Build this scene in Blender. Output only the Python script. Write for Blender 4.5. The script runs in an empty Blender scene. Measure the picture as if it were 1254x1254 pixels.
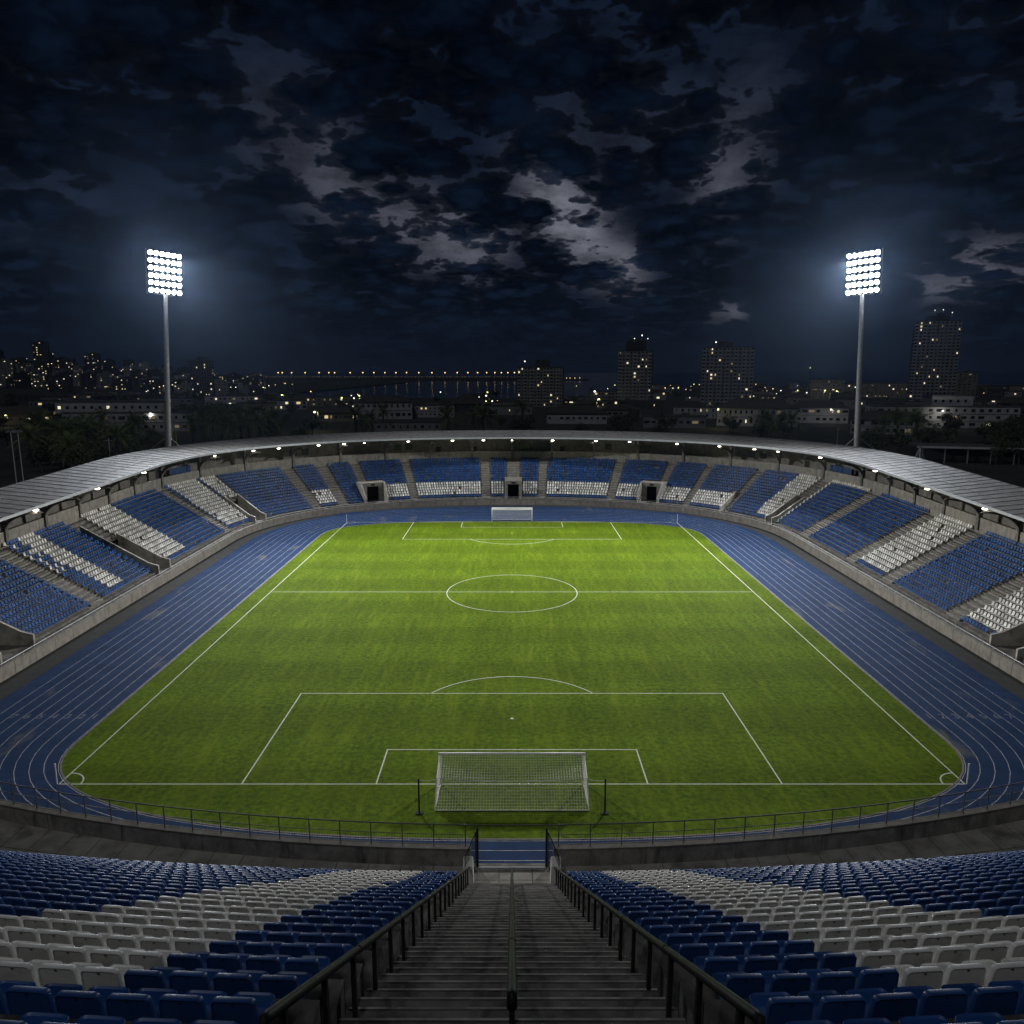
import bpy, math, random
import numpy as np
from mathutils import Vector, Matrix
R = math.radians
rng = random.Random(7)
nrs = np.random.RandomState(11)
SC = bpy.context.scene
COL = SC.collection

# ------------------------------------------------------------------ camera
CH, TH, FPX = 30.4, R(10.4), 930.0
cd = bpy.data.cameras.new("camera"); cam = bpy.data.objects.new("camera", cd); COL.objects.link(cam)
cam.location = (0, 0, CH); cam.rotation_euler = (R(90) - TH, 0, 0)
cd.sensor_width = 36.0; cd.lens = FPX / 1254 * 36.0
cd.clip_start = 0.1; cd.clip_end = 120000
SC.camera = cam

# ------------------------------------------------------------------ world, sun, exposure
SC.view_settings.view_transform = 'Standard'; SC.view_settings.look = 'None'
SC.view_settings.exposure = 0.0; SC.view_settings.gamma = 1.0
SC.cycles.use_denoising = True
SC.cycles.max_bounces = 6; SC.cycles.volume_bounces = 0
SC.cycles.sample_clamp_indirect = 4.0
SUN_EL, SUN_AZ = R(58), R(200)          # fill light added behind the camera for the near seats (azimuth from north)
wd = bpy.data.worlds.new("World"); SC.world = wd; wd.use_nodes = True
def pix_dir(px, py):
    v = Vector(((px - 627) / FPX, -(py - 627) / FPX, -1.0)); v.normalize()
    return cam.rotation_euler.to_matrix() @ v
def build_world():
    nt = wd.node_tree; N = nt.nodes; L = nt.links; N.clear()
    def nd(t, **k):
        n = N.new(t)
        for a, b in k.items(): setattr(n, a, b)
        return n
    def m(op, a, b=None, c=None, clamp=False):
        n = nd('ShaderNodeMath', operation=op, use_clamp=clamp)
        for i, v in enumerate((a, b, c)):
            if v is None: continue
            if isinstance(v, (int, float)): n.inputs[i].default_value = v
            else: L.new(v, n.inputs[i])
        return n.outputs[0]
    def mr(v, a, b, c, d, smooth=True):
        n = nd('ShaderNodeMapRange'); n.interpolation_type = 'SMOOTHSTEP' if smooth else 'LINEAR'; n.clamp = True
        L.new(v, n.inputs[0])
        for i, q in enumerate((a, b, c, d)): n.inputs[i + 1].default_value = q
        return n.outputs[0]
    def mix(f, a, b):
        n = nd('ShaderNodeMix', data_type='RGBA')
        if isinstance(f, (int, float)): n.inputs[0].default_value = f
        else: L.new(f, n.inputs[0])
        for i, q in ((6, a), (7, b)):
            if isinstance(q, tuple): n.inputs[i].default_value = (*q, 1)
            else: L.new(q, n.inputs[i])
        return n.outputs[2]
    tc = nd('ShaderNodeTexCoord'); g = tc.outputs['Generated']
    nz = nd('ShaderNodeVectorMath', operation='NORMALIZE'); L.new(g, nz.inputs[0]); g = nz.outputs[0]
    sp = nd('ShaderNodeSeparateXYZ'); L.new(g, sp.inputs[0])
    zz = m('ADD', m('MAXIMUM', sp.outputs[2], 0.0), 0.26)
    cb = nd('ShaderNodeCombineXYZ')
    L.new(m('DIVIDE', sp.outputs[0], zz), cb.inputs[0]); L.new(m('DIVIDE', sp.outputs[1], zz), cb.inputs[1])
    def noise(scale, detail, rough, off, dist=0.0, src=None):
        mp = nd('ShaderNodeMapping'); mp.inputs['Location'].default_value = off
        L.new(src or cb.outputs[0], mp.inputs[0])
        n = nd('ShaderNodeTexNoise'); n.inputs['Scale'].default_value = scale; n.inputs['Detail'].default_value = detail
        n.inputs['Roughness'].default_value = rough; n.inputs['Distortion'].default_value = dist
        L.new(mp.outputs[0], n.inputs['Vector']); return n.outputs[0]
    def billow(scale, off):
        mp = nd('ShaderNodeMapping'); mp.inputs['Location'].default_value = off; L.new(cb.outputs[0], mp.inputs[0])
        n = nd('ShaderNodeTexVoronoi'); n.feature = 'SMOOTH_F1'; n.inputs['Scale'].default_value = scale
        n.inputs['Detail'].default_value = 3.0; n.inputs['Roughness'].default_value = 0.55; n.inputs['Smoothness'].default_value = 0.35
        L.new(mp.outputs[0], n.inputs['Vector']); return n.outputs[0]
    n1 = noise(3.0, 12, 0.62, (3.1, 1.7, 0), 0.2)
    wp = nd('ShaderNodeVectorMath', operation='ADD'); wn = nd('ShaderNodeTexNoise'); wn.inputs['Scale'].default_value = 12.0; wn.inputs['Detail'].default_value = 4
    L.new(cb.outputs[0], wn.inputs['Vector'])
    ws = nd('ShaderNodeVectorMath', operation='SCALE'); ws.inputs[3].default_value = 0.07; L.new(wn.outputs['Color'], ws.inputs[0])
    L.new(cb.outputs[0], wp.inputs[0]); L.new(ws.outputs[0], wp.inputs[1])
    def billow(scale, off):
        mp = nd('ShaderNodeMapping'); mp.inputs['Location'].default_value = off; L.new(wp.outputs[0], mp.inputs[0])
        n = nd('ShaderNodeTexVoronoi'); n.feature = 'F1'; n.inputs['Scale'].default_value = scale
        L.new(mp.outputs[0], n.inputs['Vector']); return n.outputs['Distance']
    b1 = billow(6.5, (0.4, 0.9, 0)); b2 = billow(15.0, (0.1, 0.3, 0)); b3 = billow(34.0, (0.7, 0.2, 0))
    b4 = billow(52.0, (0.2, 0.6, 0))
    bl = m('ADD', m('ADD', m('MULTIPLY', b1, 0.52), m('MULTIPLY', b2, 0.28)), m('ADD', m('MULTIPLY', b3, 0.14), m('MULTIPLY', b4, 0.10)))
    tot = None; glow = None
    for (px, py, sg, wt, gl) in SKY_GAPS:
        d = pix_dir(px, py)
        dn = nd('ShaderNodeVectorMath', operation='DISTANCE'); L.new(g, dn.inputs[0]); dn.inputs[1].default_value = d
        e = m('POWER', 2.71828, m('MULTIPLY', m('POWER', m('DIVIDE', dn.outputs['Value'], sg), 2.0), -1.0))
        a = m('MULTIPLY', e, wt); tot = a if tot is None else m('ADD', tot, a)
        b = m('MULTIPLY', e, gl); glow = b if glow is None else m('ADD', glow, b)
    dens = m('ADD', n1, m('MULTIPLY', m('SUBTRACT', bl, 0.42), -1.15))
    dens = m('SUBTRACT', dens, m('MULTIPLY', tot, GAPW))
    lo, hi = GAP_LO, GAP_LO + 0.10
    cov = mr(dens, lo, hi, 0, 1)
    gap = m('SUBTRACT', 1.0, cov)
    edge = m('MULTIPLY', cov, m('SUBTRACT', 1.0, mr(dens, hi, hi + 0.16, 0, 1)))
    thick = mr(m('SUBTRACT', noise(3.6, 9, 0.62, (7, 2, 0)), m('MULTIPLY', m('SUBTRACT', bl, .4), 1.1)), 0.25, 0.75, 0.3, 1.9)
    el = sp.outputs[2]
    cloud = mix(mr(el, 0.0, 0.34, 0, 1), (0.0028, 0.0062, 0.0145), (0.0013, 0.0030, 0.0076))
    cl = nd('ShaderNodeVectorMath', operation='SCALE'); L.new(cloud, cl.inputs[0]); L.new(thick, cl.inputs[3])
    rim = nd('ShaderNodeVectorMath', operation='SCALE'); rim.inputs[0].default_value = (0.010, 0.012, 0.018)
    L.new(m('MULTIPLY', edge, m('ADD', 0.15, m('MULTIPLY', glow, 1.6))), rim.inputs[3])
    cs = nd('ShaderNodeVectorMath', operation='ADD'); L.new(cl.outputs[0], cs.inputs[0]); L.new(rim.outputs[0], cs.inputs[1])
    gapc = mix(m('MINIMUM', glow, 1.0), (0.0052, 0.0098, 0.0225), (0.145, 0.150, 0.185))
    gv = nd('ShaderNodeVectorMath', operation='SCALE'); L.new(gapc, gv.inputs[0]); L.new(mr(noise(7.0, 8, 0.65, (2, 5, 0)), 0.34, 0.64, 0.5, 1.1), gv.inputs[3])
    sky = mix(gap, cs.outputs[0], gv.outputs[0])
    hz = m('SUBTRACT', 1.0, mr(el, -0.01, 0.13, 0, 1))
    sky = mix(m('MULTIPLY', hz, 0.85), sky, (0.0046, 0.0072, 0.0145))
    low = m('SUBTRACT', 1.0, mr(el, -0.06, -0.01, 0, 1))
    sky = mix(low, sky, (0.003, 0.004, 0.007))
    # a trace of real twilight from the sky model below the clouds
    st = nd('ShaderNodeTexSky'); st.sky_type = 'NISHITA'; st.sun_disc = False
    st.sun_elevation = R(-7); st.sun_rotation = SUN_AZ
    tw = nd('ShaderNodeVectorMath', operation='SCALE'); L.new(st.outputs[0], tw.inputs[0]); tw.inputs[3].default_value = 0.0015
    ad = nd('ShaderNodeVectorMath', operation='ADD'); L.new(sky, ad.inputs[0]); L.new(tw.outputs[0], ad.inputs[1])
    bg = nd('ShaderNodeBackground'); L.new(ad.outputs[0], bg.inputs[0]); bg.inputs[1].default_value = 1.0
    out = nd('ShaderNodeOutputWorld'); L.new(bg.outputs[0], out.inputs[0])
# (pixel x, pixel y of the 1254 px frame, angular size, gap weight, brightness)
SKY_GAPS = [(690, 268, .040, 1.0, .80), (672, 235, .035, .8, .45), (650, 205, .04, .8, .15), (715, 290, .03, .8, .5), (545, 290, .042, 1.1, .45), (590, 300, .035, 1.1, .45),
            (495, 270, .04, 1.0, .30), (440, 245, .042, .85, .26), (400, 215, .042, .8, .20), (370, 175, .05, .75, .11), (320, 140, .07, .8, .05),
            (765, 330, .026, 1.3, .85), (735, 318, .03, .7, .4), (885, 250, .030, 1.1, .40), (890, 205, .04, .85, .22), (915, 150, .05, .6, .07), (930, 100, .06, .5, .02),
            (730, 140, .06, .8, .04), (790, 150, .05, .7, .05), (1235, 322, .03, 1.3, .35), (1190, 330, .028, 1.3, .45), (1145, 347, .022, 1.3, .45),
            (885, 386, .022, 1.2, .35), (905, 383, .016, 1.2, .35), (250, 100, .10, .4, .0), (170, 110, .08, .4, .0), (1020, 60, .10, .4, .0), (1180, 110, .08, .4, .01), (640, 30, .10, .3, .0), (60, 250, .06, .6, .03), (900, 40, .1, .3, 0)]
GAPW, GAP_LO = 0.084, 0.168
build_world()
sl = bpy.data.lights.new("fill_sun", 'SUN'); sun = bpy.data.objects.new("fill_sun", sl); COL.objects.link(sun)
sl.energy = 0.29; sl.angle = R(10); sl.color = (0.95, 0.97, 1.0)
sun.rotation_euler = Vector((-math.cos(SUN_EL) * math.sin(SUN_AZ), -math.cos(SUN_EL) * math.cos(SUN_AZ), -math.sin(SUN_EL))).to_track_quat('-Z', 'Y').to_euler()

# ------------------------------------------------------------------ object helpers
class MB:
    """collects faces; build() links them as one mesh object"""
    def __init__(s): s.v = []; s.f = []; s.m = []
    def add(s, v, f, mi=0):
        o = len(s.v); s.v.extend([tuple(map(float, p)) for p in v]); s.f.extend([tuple(i + o for i in q) for q in f]); s.m.extend([mi] * len(f)); return s
    def box(s, c, d, rz=0, mi=0, rx=0):
        x, y, z = d[0] / 2, d[1] / 2, d[2] / 2
        M = Matrix.Translation(c) @ Matrix.Rotation(rz, 4, 'Z') @ Matrix.Rotation(rx, 4, 'X')
        v = [M @ Vector(p) for p in ((-x, -y, -z), (x, -y, -z), (x, y, -z), (-x, y, -z), (-x, -y, z), (x, -y, z), (x, y, z), (-x, y, z))]
        return s.add(v, [(0, 3, 2, 1), (4, 5, 6, 7), (0, 1, 5, 4), (1, 2, 6, 5), (2, 3, 7, 6), (3, 0, 4, 7)], mi)
    def tube(s, pts, r, n=8, mi=0, caps=True):
        pts = [Vector(p) for p in pts]
        rs = r if isinstance(r, (list, tuple)) else [r] * len(pts)
        v = []; up = Vector((0, 0, 1))
        for i, p in enumerate(pts):
            t = (pts[min(i + 1, len(pts) - 1)] - pts[max(i - 1, 0)]).normalized()
            a = t.cross(up)
            if a.length < 1e-3: a = t.cross(Vector((1, 0, 0)))
            a.normalize(); b = a.cross(t)
            for k in range(n):
                q = 2 * math.pi * k / n; v.append(p + (a * math.cos(q) + b * math.sin(q)) * rs[i])
        f = []
        for i in range(len(pts) - 1):
            for k in range(n):
                k2 = (k + 1) % n; f.append((i * n + k, i * n + k2, (i + 1) * n + k2, (i + 1) * n + k))
        if caps: f.append(tuple(range(n))[::-1]); f.append(tuple((len(pts) - 1) * n + k for k in range(n)))
        return s.add(v, f, mi)
    def strip(s, rows, mi=0, close=False):
        """grid of rows of points, all of one length"""
        n = len(rows[0]); v = [p for r in rows for p in r]; f = []
        for i in range(len(rows) - 1):
            for k in range(n - 1 + (1 if close else 0)):
                k2 = (k + 1) % n; f.append((i * n + k, i * n + k2, (i + 1) * n + k2, (i + 1) * n + k))
        return s.add(v, f, mi)
    def build(s, name, mats, parent=None, smooth=False, flip=False, mesh_only=False):
        me = bpy.data.meshes.new(name)
        me.from_pydata(s.v, [], [q[::-1] for q in s.f] if flip else s.f)
        mats = mats if isinstance(mats, (list, tuple)) else [mats]
        for q in mats: me.materials.append(q)
        if len(mats) > 1: me.polygons.foreach_set('material_index', s.m)
        if smooth: me.polygons.foreach_set('use_smooth', [True] * len(s.f))
        me.update()
        if mesh_only: return me
        o = bpy.data.objects.new(name, me); COL.objects.link(o)
        if parent: o.parent = parent
        return o
def bevel(o, w, seg=2):
    md = o.modifiers.new("bevel", 'BEVEL'); md.width = w; md.segments = seg; md.limit_method = 'ANGLE'
    return o
def link(name, me, parent=None, loc=(0, 0, 0), rz=0.0, scale=None):
    o = bpy.data.objects.new(name, me); COL.objects.link(o); o.location = loc; o.rotation_euler = (0, 0, rz)
    if scale: o.scale = scale
    if parent: o.parent = parent
    return o
def tag(o, label, cat, group=None):
    o['label'] = label; o['category'] = cat
    if group: o['group'] = group
    return o
def thing(name, label, cat, loc=(0, 0, 0), rz=0.0, group=None):
    o = bpy.data.objects.new(name, None); COL.objects.link(o); o.location = loc; o.rotation_euler = (0, 0, rz)
    o.empty_display_size = 0.2
    return tag(o, label, cat, group)
def kind(o, k): o['kind'] = k; return o
ORD = ["first", "second", "third", "fourth", "fifth", "sixth", "seventh", "eighth", "ninth", "tenth", "eleventh", "twelfth", "thirteenth",
       "fourteenth", "fifteenth", "sixteenth", "seventeenth", "eighteenth", "nineteenth", "twentieth"]
TENS = {2: "twenty", 3: "thirty", 4: "forty", 5: "fifty", 6: "sixty", 7: "seventy", 8: "eighty", 9: "ninety"}
TENTH = {2: "twentieth", 3: "thirtieth", 4: "fortieth", 5: "fiftieth", 6: "sixtieth", 7: "seventieth", 8: "eightieth", 9: "ninetieth"}
def ordn(i):
    if i < 20: return ORD[i]
    n = i + 1
    if n >= 100: return "hundred-and-" + ordn(n - 101)
    return TENTH[n // 10] if n % 10 == 0 else TENS[n // 10] + "-" + ORD[n % 10 - 1]

# ------------------------------------------------------------------ materials
def mat(name, c1, c2=None, scale=1.0, detail=5, rough=0.8, metal=0.0, bump=0.0, lo=.35, hi=.65, coord='pos', spec=0.5, stretch=None,
        rnd=0.0, c3=None, c3scale=1, c3lo=.55, c3hi=.7, c3stretch=None, tint=False):
    m = bpy.data.materials.new(name); m.use_nodes = True
    nt = m.node_tree; N = nt.nodes; L = nt.links; b = N['Principled BSDF']
    b.inputs['Roughness'].default_value = rough; b.inputs['Metallic'].default_value = metal
    b.inputs['Specular IOR Level'].default_value = spec
    if c2 is None and not rnd:
        b.inputs['Base Color'].default_value = (*c1, 1); return m
    c2 = c2 or c1
    if coord == 'pos': src = N.new('ShaderNodeNewGeometry').outputs['Position']
    else: src = N.new('ShaderNodeTexCoord').outputs['Object']
    def nz(sc, st, dt):
        s = src
        if st:
            mp = N.new('ShaderNodeMapping'); mp.inputs['Scale'].default_value = st; L.new(src, mp.inputs[0]); s = mp.outputs[0]
        n = N.new('ShaderNodeTexNoise'); n.inputs['Scale'].default_value = sc; n.inputs['Detail'].default_value = dt; n.inputs['Roughness'].default_value = .6
        L.new(s, n.inputs['Vector']); return n.outputs[0]
    def rmp(v, a, b_):
        r = N.new('ShaderNodeMapRange'); r.inputs[1].default_value = a; r.inputs[2].default_value = b_; L.new(v, r.inputs[0]); return r.outputs[0]
    def mx(f, a, b_):
        x = N.new('ShaderNodeMix'); x.data_type = 'RGBA'; L.new(f, x.inputs[0])
        for i, q in ((6, a), (7, b_)):
            if isinstance(q, tuple): x.inputs[i].default_value = (*q, 1)
            else: L.new(q, x.inputs[i])
        return x.outputs[2]
    n = nz(scale, stretch, detail)
    col = mx(rmp(n, lo, hi), c1, c2)
    if c3: col = mx(rmp(nz(c3scale, c3stretch, 6), c3lo, c3hi), col, c3)
    if rnd:
        oi = N.new('ShaderNodeObjectInfo'); r = N.new('ShaderNodeMapRange'); r.inputs[3].default_value = 1 - rnd; r.inputs[4].default_value = 1 + rnd
        L.new(oi.outputs['Random'], r.inputs[0])
        v = N.new('ShaderNodeVectorMath'); v.operation = 'SCALE'; L.new(col, v.inputs[0]); L.new(r.outputs[0], v.inputs[3]); col = v.outputs[0]
    if tint:
        at_ = N.new('ShaderNodeAttribute'); at_.attribute_name = 'tint'
        v = N.new('ShaderNodeVectorMath'); v.operation = 'SCALE'; L.new(col, v.inputs[0]); L.new(at_.outputs['Fac'], v.inputs[3]); col = v.outputs[0]
    L.new(col, b.inputs['Base Color'])
    if bump:
        bp = N.new('ShaderNodeBump'); bp.inputs['Strength'].default_value = 0.6; bp.inputs['Distance'].default_value = bump
        L.new(n, bp.inputs['Height']); L.new(bp.outputs[0], b.inputs['Normal'])
    return m
def emit(name, c, s, sample=False):
    m = bpy.data.materials.new(name); m.use_nodes = True; N = m.node_tree.nodes; N.clear()
    e = N.new('ShaderNodeEmission'); e.inputs[0].default_value = (*c, 1); e.inputs[1].default_value = s
    o = N.new('ShaderNodeOutputMaterial'); m.node_tree.links.new(e.outputs[0], o.inputs[0])
    m.cycles.emission_sampling = 'AUTO' if sample else 'NONE'
    return m
M = {}
M['concrete'] = mat('concrete', (.085, .079, .069), (.15, .14, .122), 1.3, rough=.9, bump=.01, c3=(.06, .057, .052), c3scale=.9, c3lo=.55, c3hi=.75, c3stretch=(1, 1, .35))
M['pale_concrete'] = mat('pale_concrete', (.155, .144, .125), (.235, .218, .19), 1.1, rough=.9, bump=.008, c3=(.10, .095, .085), c3scale=1.2, c3lo=.55, c3hi=.75, c3stretch=(1, 1, .2))
M['dark_concrete'] = mat('dark_concrete', (.075, .07, .063), (.17, .16, .145), 2.2, rough=.92, bump=.012, c3=(.05, .048, .045), c3scale=.8, c3lo=.5, c3hi=.7)
M['step_concrete'] = mat('step_concrete', (.065, .061, .055), (.15, .142, .13), 2.0, detail=9, rough=.9, bump=.012, c3=(.035, .033, .031), c3scale=1.1, c3lo=.46, c3hi=.62)
M['nosing'] = mat('nosing', (.32, .31, .285), (.16, .15, .14), 1.5, rough=.85, lo=.42, hi=.6)
M['wet_concrete'] = mat('wall_concrete', (.15, .142, .128), (.26, .245, .22), 1.6, rough=.92, bump=.01, c3=(.05, .047, .043), c3scale=1.2, c3lo=.5, c3hi=.7, c3stretch=(1, 1, .25))
M['paving'] = mat('paving_slab', (.26, .245, .215), (.42, .40, .355), .9, rough=.9, bump=.01, c3=(.15, .14, .125), c3scale=.7, c3lo=.52, c3hi=.68)
M['asphalt'] = mat('asphalt', (.008, .0078, .0075), (.018, .0175, .0165), .7, rough=.95)
M['roof'] = mat('roof_sheet', (.095, .095, .097), (.18, .18, .182), .8, rough=.5, metal=.25, c3=(.15, .14, .13), c3scale=.35, c3lo=.5, c3hi=.7)
M['soffit'] = mat('soffit', (.10, .095, .08), (.15, .14, .12), 1, rough=.9)
M['dull_steel'] = mat('dull_steel', (.22, .22, .225), (.30, .30, .305), 2, rough=.6, metal=.3)
M['post_concrete'] = mat('light_concrete', (.66, .64, .58), (.76, .74, .69), 3, rough=.85)
M['steel'] = mat('galvanised_steel', (.42, .43, .45), (.52, .53, .55), 2, rough=.5, metal=.5)
M['black_steel'] = mat('black_paint', (.014, .014, .015), (.028, .027, .026), 6, rough=.55, spec=.14)
M['rail_paint'] = mat('rail_paint', (.06, .057, .055), (.10, .095, .09), 5, rough=.5)
M['white_paint'] = mat('white_paint', (.84, .84, .82), (.74, .74, .72), 3, rough=.45)
M['line'] = mat('line_paint', (.56, .58, .50), (.30, .36, .20), 5, rough=.8, lo=.4, hi=.75)
M['track_line'] = mat('track_line_paint', (.40, .40, .39), (.10, .13, .21), 2.5, rough=.8, lo=.42, hi=.72)
M['blue_seat'] = mat('blue_plastic', (.012, .058, .21), (.018, .075, .25), 1.7, rough=.42, rnd=.18, c3=(.03, .085, .22), c3scale=3, c3lo=.55, c3hi=.8)
M['white_seat'] = mat('white_plastic', (.72, .70, .66), (.80, .785, .75), 1.7, rough=.36, rnd=.08, c3=(.47, .45, .41), c3scale=4, c3lo=.52, c3hi=.8)
M['far_blue'] = mat('far_blue_plastic', (.007, .044, .155), (.014, .070, .225), 2.3, rough=.5, spec=.25, tint=True)  # far seats: random tint paints in the highlight specks
M['far_white'] = mat('far_white_plastic', (.50, .49, .46), (.66, .65, .62), 2.3, rough=.4, tint=True)
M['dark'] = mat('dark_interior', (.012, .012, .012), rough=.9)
M['glass'] = mat('dark_glass', (.012, .014, .018), rough=.15)
M['lamp_lens'] = emit('floodlight_lens', (.92, .96, 1.0), 60.0)
M['faded_number'] = mat('faded_number_paint', (.16, .17, .19), (.05, .07, .12), 2.5, rough=.85)
M['roof_lens'] = emit('roof_lamp_lens', (1.0, .95, .74), 14.0)
M['street_lens'] = emit('street_lamp_lens', (1.0, .66, .24), 2.6)
M['green_lens'] = emit('lamp_lens', (.92, 1.0, .36), 3.6)
M['white_lens'] = emit('white_lamp_lens', (1.0, .95, .82), 3.0)
M['lit_a'] = emit('lit_window_warm', (1.0, .80, .42), 0.7)
M['lit_b'] = emit('lit_window_pale', (1.0, .90, .62), 1.0)
M['lit_c'] = emit('lit_window_dim', (1.0, .78, .42), 0.14)
def make_grass():
    m = bpy.data.materials.new('turf'); m.use_nodes = True; nt = m.node_tree; N = nt.nodes; L = nt.links; b = N['Principled BSDF']
    g = N.new('ShaderNodeNewGeometry').outputs['Position']
    def nz(sc, st, rot=0, dt=6):
        mp = N.new('ShaderNodeMapping'); mp.inputs['Scale'].default_value = st; mp.inputs['Rotation'].default_value = (0, 0, rot); L.new(g, mp.inputs[0])
        n = N.new('ShaderNodeTexNoise'); n.inputs['Scale'].default_value = sc; n.inputs['Detail'].default_value = dt; n.inputs['Roughness'].default_value = .65
        L.new(mp.outputs[0], n.inputs['Vector']); return n.outputs[0]
    def rmp(v, a, c, lo=0., hi=1.):
        r = N.new('ShaderNodeMapRange'); L.new(v, r.inputs[0])
        for i, q in enumerate((a, c, lo, hi)): r.inputs[i + 1].default_value = q
        return r.outputs[0]
    def mx(f, a, c, mode='MIX'):
        x = N.new('ShaderNodeMix'); x.data_type = 'RGBA'; x.blend_type = mode
        if isinstance(f, float): x.inputs[0].default_value = f
        else: L.new(f, x.inputs[0])
        for i, q in ((6, a), (7, c)):
            if isinstance(q, tuple): x.inputs[i].default_value = (*q, 1)
            else: L.new(q, x.inputs[i])
        return x.outputs[2]
    fine = nz(2.2, (1, 1, 1), 0, 8); mid = nz(.22, (1, 1, 1)); streak = nz(1.1, (1.0, .13, 1), R(38), 5); streak2 = nz(.9, (1.0, .16, 1), R(-30), 5)
    col = mx(rmp(fine, .36, .64), (.026, .050, .0018), (.090, .146, .0055))
    col = mx(rmp(mid, .35, .7, 0, .5), col, (.094, .138, .006))
    col = mx(rmp(streak, .5, .68, 0, .45), col, (.125, .165, .009))
    col = mx(rmp(streak2, .5, .70, 0, .4), col, (.038, .062, .002))
    sx = N.new('ShaderNodeSeparateXYZ'); L.new(g, sx.inputs[0])
    def stripes(out, per, amt):
        a = N.new('ShaderNodeMath'); a.operation = 'MULTIPLY'; L.new(out, a.inputs[0]); a.inputs[1].default_value = 2 * math.pi / per
        s = N.new('ShaderNodeMath'); s.operation = 'SINE'; L.new(a.outputs[0], s.inputs[0])
        return rmp(s.outputs[0], -.35, .35, 1 - amt, 1 + amt)
    for o, p_, am in ((sx.outputs[1], 11.0, .08), (sx.outputs[0], 9.0, .035)):
        f = stripes(o, p_, am); v = N.new('ShaderNodeVectorMath'); v.operation = 'SCALE'; L.new(col, v.inputs[0]); L.new(f, v.inputs[3]); col = v.outputs[0]
    L.new(col, b.inputs['Base Color']); b.inputs['Roughness'].default_value = .9; b.inputs['Specular IOR Level'].default_value = .05
    bp = N.new('ShaderNodeBump'); bp.inputs['Strength'].default_value = .5; bp.inputs['Distance'].default_value = .06
    L.new(fine, bp.inputs['Height']); L.new(bp.outputs[0], b.inputs['Normal'])
    return m
M['turf'] = make_grass()
M['track'] = mat('track_rubber', (.0075, .024, .074), (.013, .036, .100), .5, rough=.9, spec=.12, bump=.004, c3=(.085, .085, .085), c3scale=.20, c3lo=.60, c3hi=.72, c3stretch=(1.6, .55, 1), detail=8)
M['earth'] = mat('earth', (.014, .016, .012), (.03, .032, .026), .05, rough=.95)
M['water'] = mat('sea_water', (.008, .026, .062), (.010, .032, .074), .01, rough=.16, spec=.25)
def water_bump():
    m = M['water']; N = m.node_tree.nodes; L = m.node_tree.links; b = N['Principled BSDF']
    g = N.new('ShaderNodeNewGeometry'); n = N.new('ShaderNodeTexNoise'); n.inputs['Scale'].default_value = .12; n.inputs['Detail'].default_value = 4
    L.new(g.outputs['Position'], n.inputs['Vector']); bp = N.new('ShaderNodeBump'); bp.inputs['Strength'].default_value = .12; bp.inputs['Distance'].default_value = .5
    L.new(n.outputs[0], bp.inputs['Height']); L.new(bp.outputs[0], b.inputs['Normal'])
water_bump()

# ------------------------------------------------------------------ ground, sea, pitch, track
def poly(name, pts, z, m, k='structure'):
    mb = MB(); mb.add([(x, y, z) for x, y in pts], [tuple(range(len(pts)))]); return kind(mb.build(name, m), k)
coast = [(-9000, 5200), (-4000, 3600), (-2400, 2900), (-1150, 2350), (-800, 2150), (-560, 1800), (-470, 1500), (-420, 1240), (-300, 1060), (-160, 960), (0, 900), (90, 930),
         (200, 1120), (330, 1500), (520, 1750), (800, 1880), (1300, 2000), (2200, 2200), (9000, 3500), (9000, -3000), (-9000, -3000)]
poly('ground', coast[::-1], -0.06, M['earth'])
poly('sea', [(-60000, -200), (60000, -200), (60000, 90000), (-60000, 90000)], -1.6, M['water'])
def hill_h(x, y):
    """headland rising on the left, higher towards its landward end"""
    a = np.clip((-x - 330) / 900.0, 0, 1); ridge = np.exp(-((y - 1500 - 0.25 * (-x - 600)) / 460.0) ** 2)
    return 64 * (a * a * (3 - 2 * a)) * ridge + 2.2 * np.sin(x / 83.0) * np.sin(y / 71.0) * a
mb = MB(); xs = np.linspace(-3300, -331, 70); ys = np.linspace(750, 2600, 50)
mb.strip([[(x, y, float(hill_h(x, y)) - (0.05 if 0 else 0.0)) for x in xs] for y in ys])
kind(mb.build('hill', mat('hillside', (.010, .012, .009), (.02, .022, .017), .03, rough=.95), smooth=True), 'structure')

# turf outline and the track's lanes
PL, PR, PN, PF = -34.0, 34.0, 52.4, 154.0
def rounded(hx, y0, y1, rn, rf, en=2.0, ef=2.0, n=40):
    """closed loop: half-width hx from y0 (near) to y1 (far), elliptic ends of depth rn / rf"""
    p = []
    for i in range(n + 1):
        t = math.pi * i / n; c = math.cos(t); s = math.sin(t)
        p.append((math.copysign(abs(c) ** (2 / ef), c) * hx, y1 - rf + rf * s ** (2 / ef)))
    for i in range(n + 1):
        t = math.pi + math.pi * i / n; c = math.cos(t); s = math.sin(t)
        p.append((math.copysign(abs(c) ** (2 / en), c) * hx, y0 + rn - rn * abs(s) ** (2 / en)))
    return p
def loop(k):
    """k = 0 the turf's edge ... 1 the track's outer edge"""
    o = 11.9 * k
    return rounded(36.3 + o, 45.6 - 10.0 * k, 154.7 + 17.8 * k, 13.5 + 16 * k, 15 + 24 * k, 2.35, 3.0 - .55 * k)
def ring(name, a, b, z, m, mb=None):
    own = mb is None; mb = mb or MB(); n = len(a)
    mb.add([(x, y, z) for x, y in a] + [(x, y, z) for x, y in b], [(i, (i + 1) % n, n + (i + 1) % n, n + i) for i in range(n)])
    return kind(mb.build(name, m), 'structure') if own else mb
def dens(p, step=1.0):
    q = []; n = len(p)
    for i in range(n):
        a, b = Vector(p[i]), Vector(p[(i + 1) % n]); k = max(1, int((b - a).length / step))
        for j in range(k): q.append(tuple(a + (b - a) * j / k))
    return q
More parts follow.
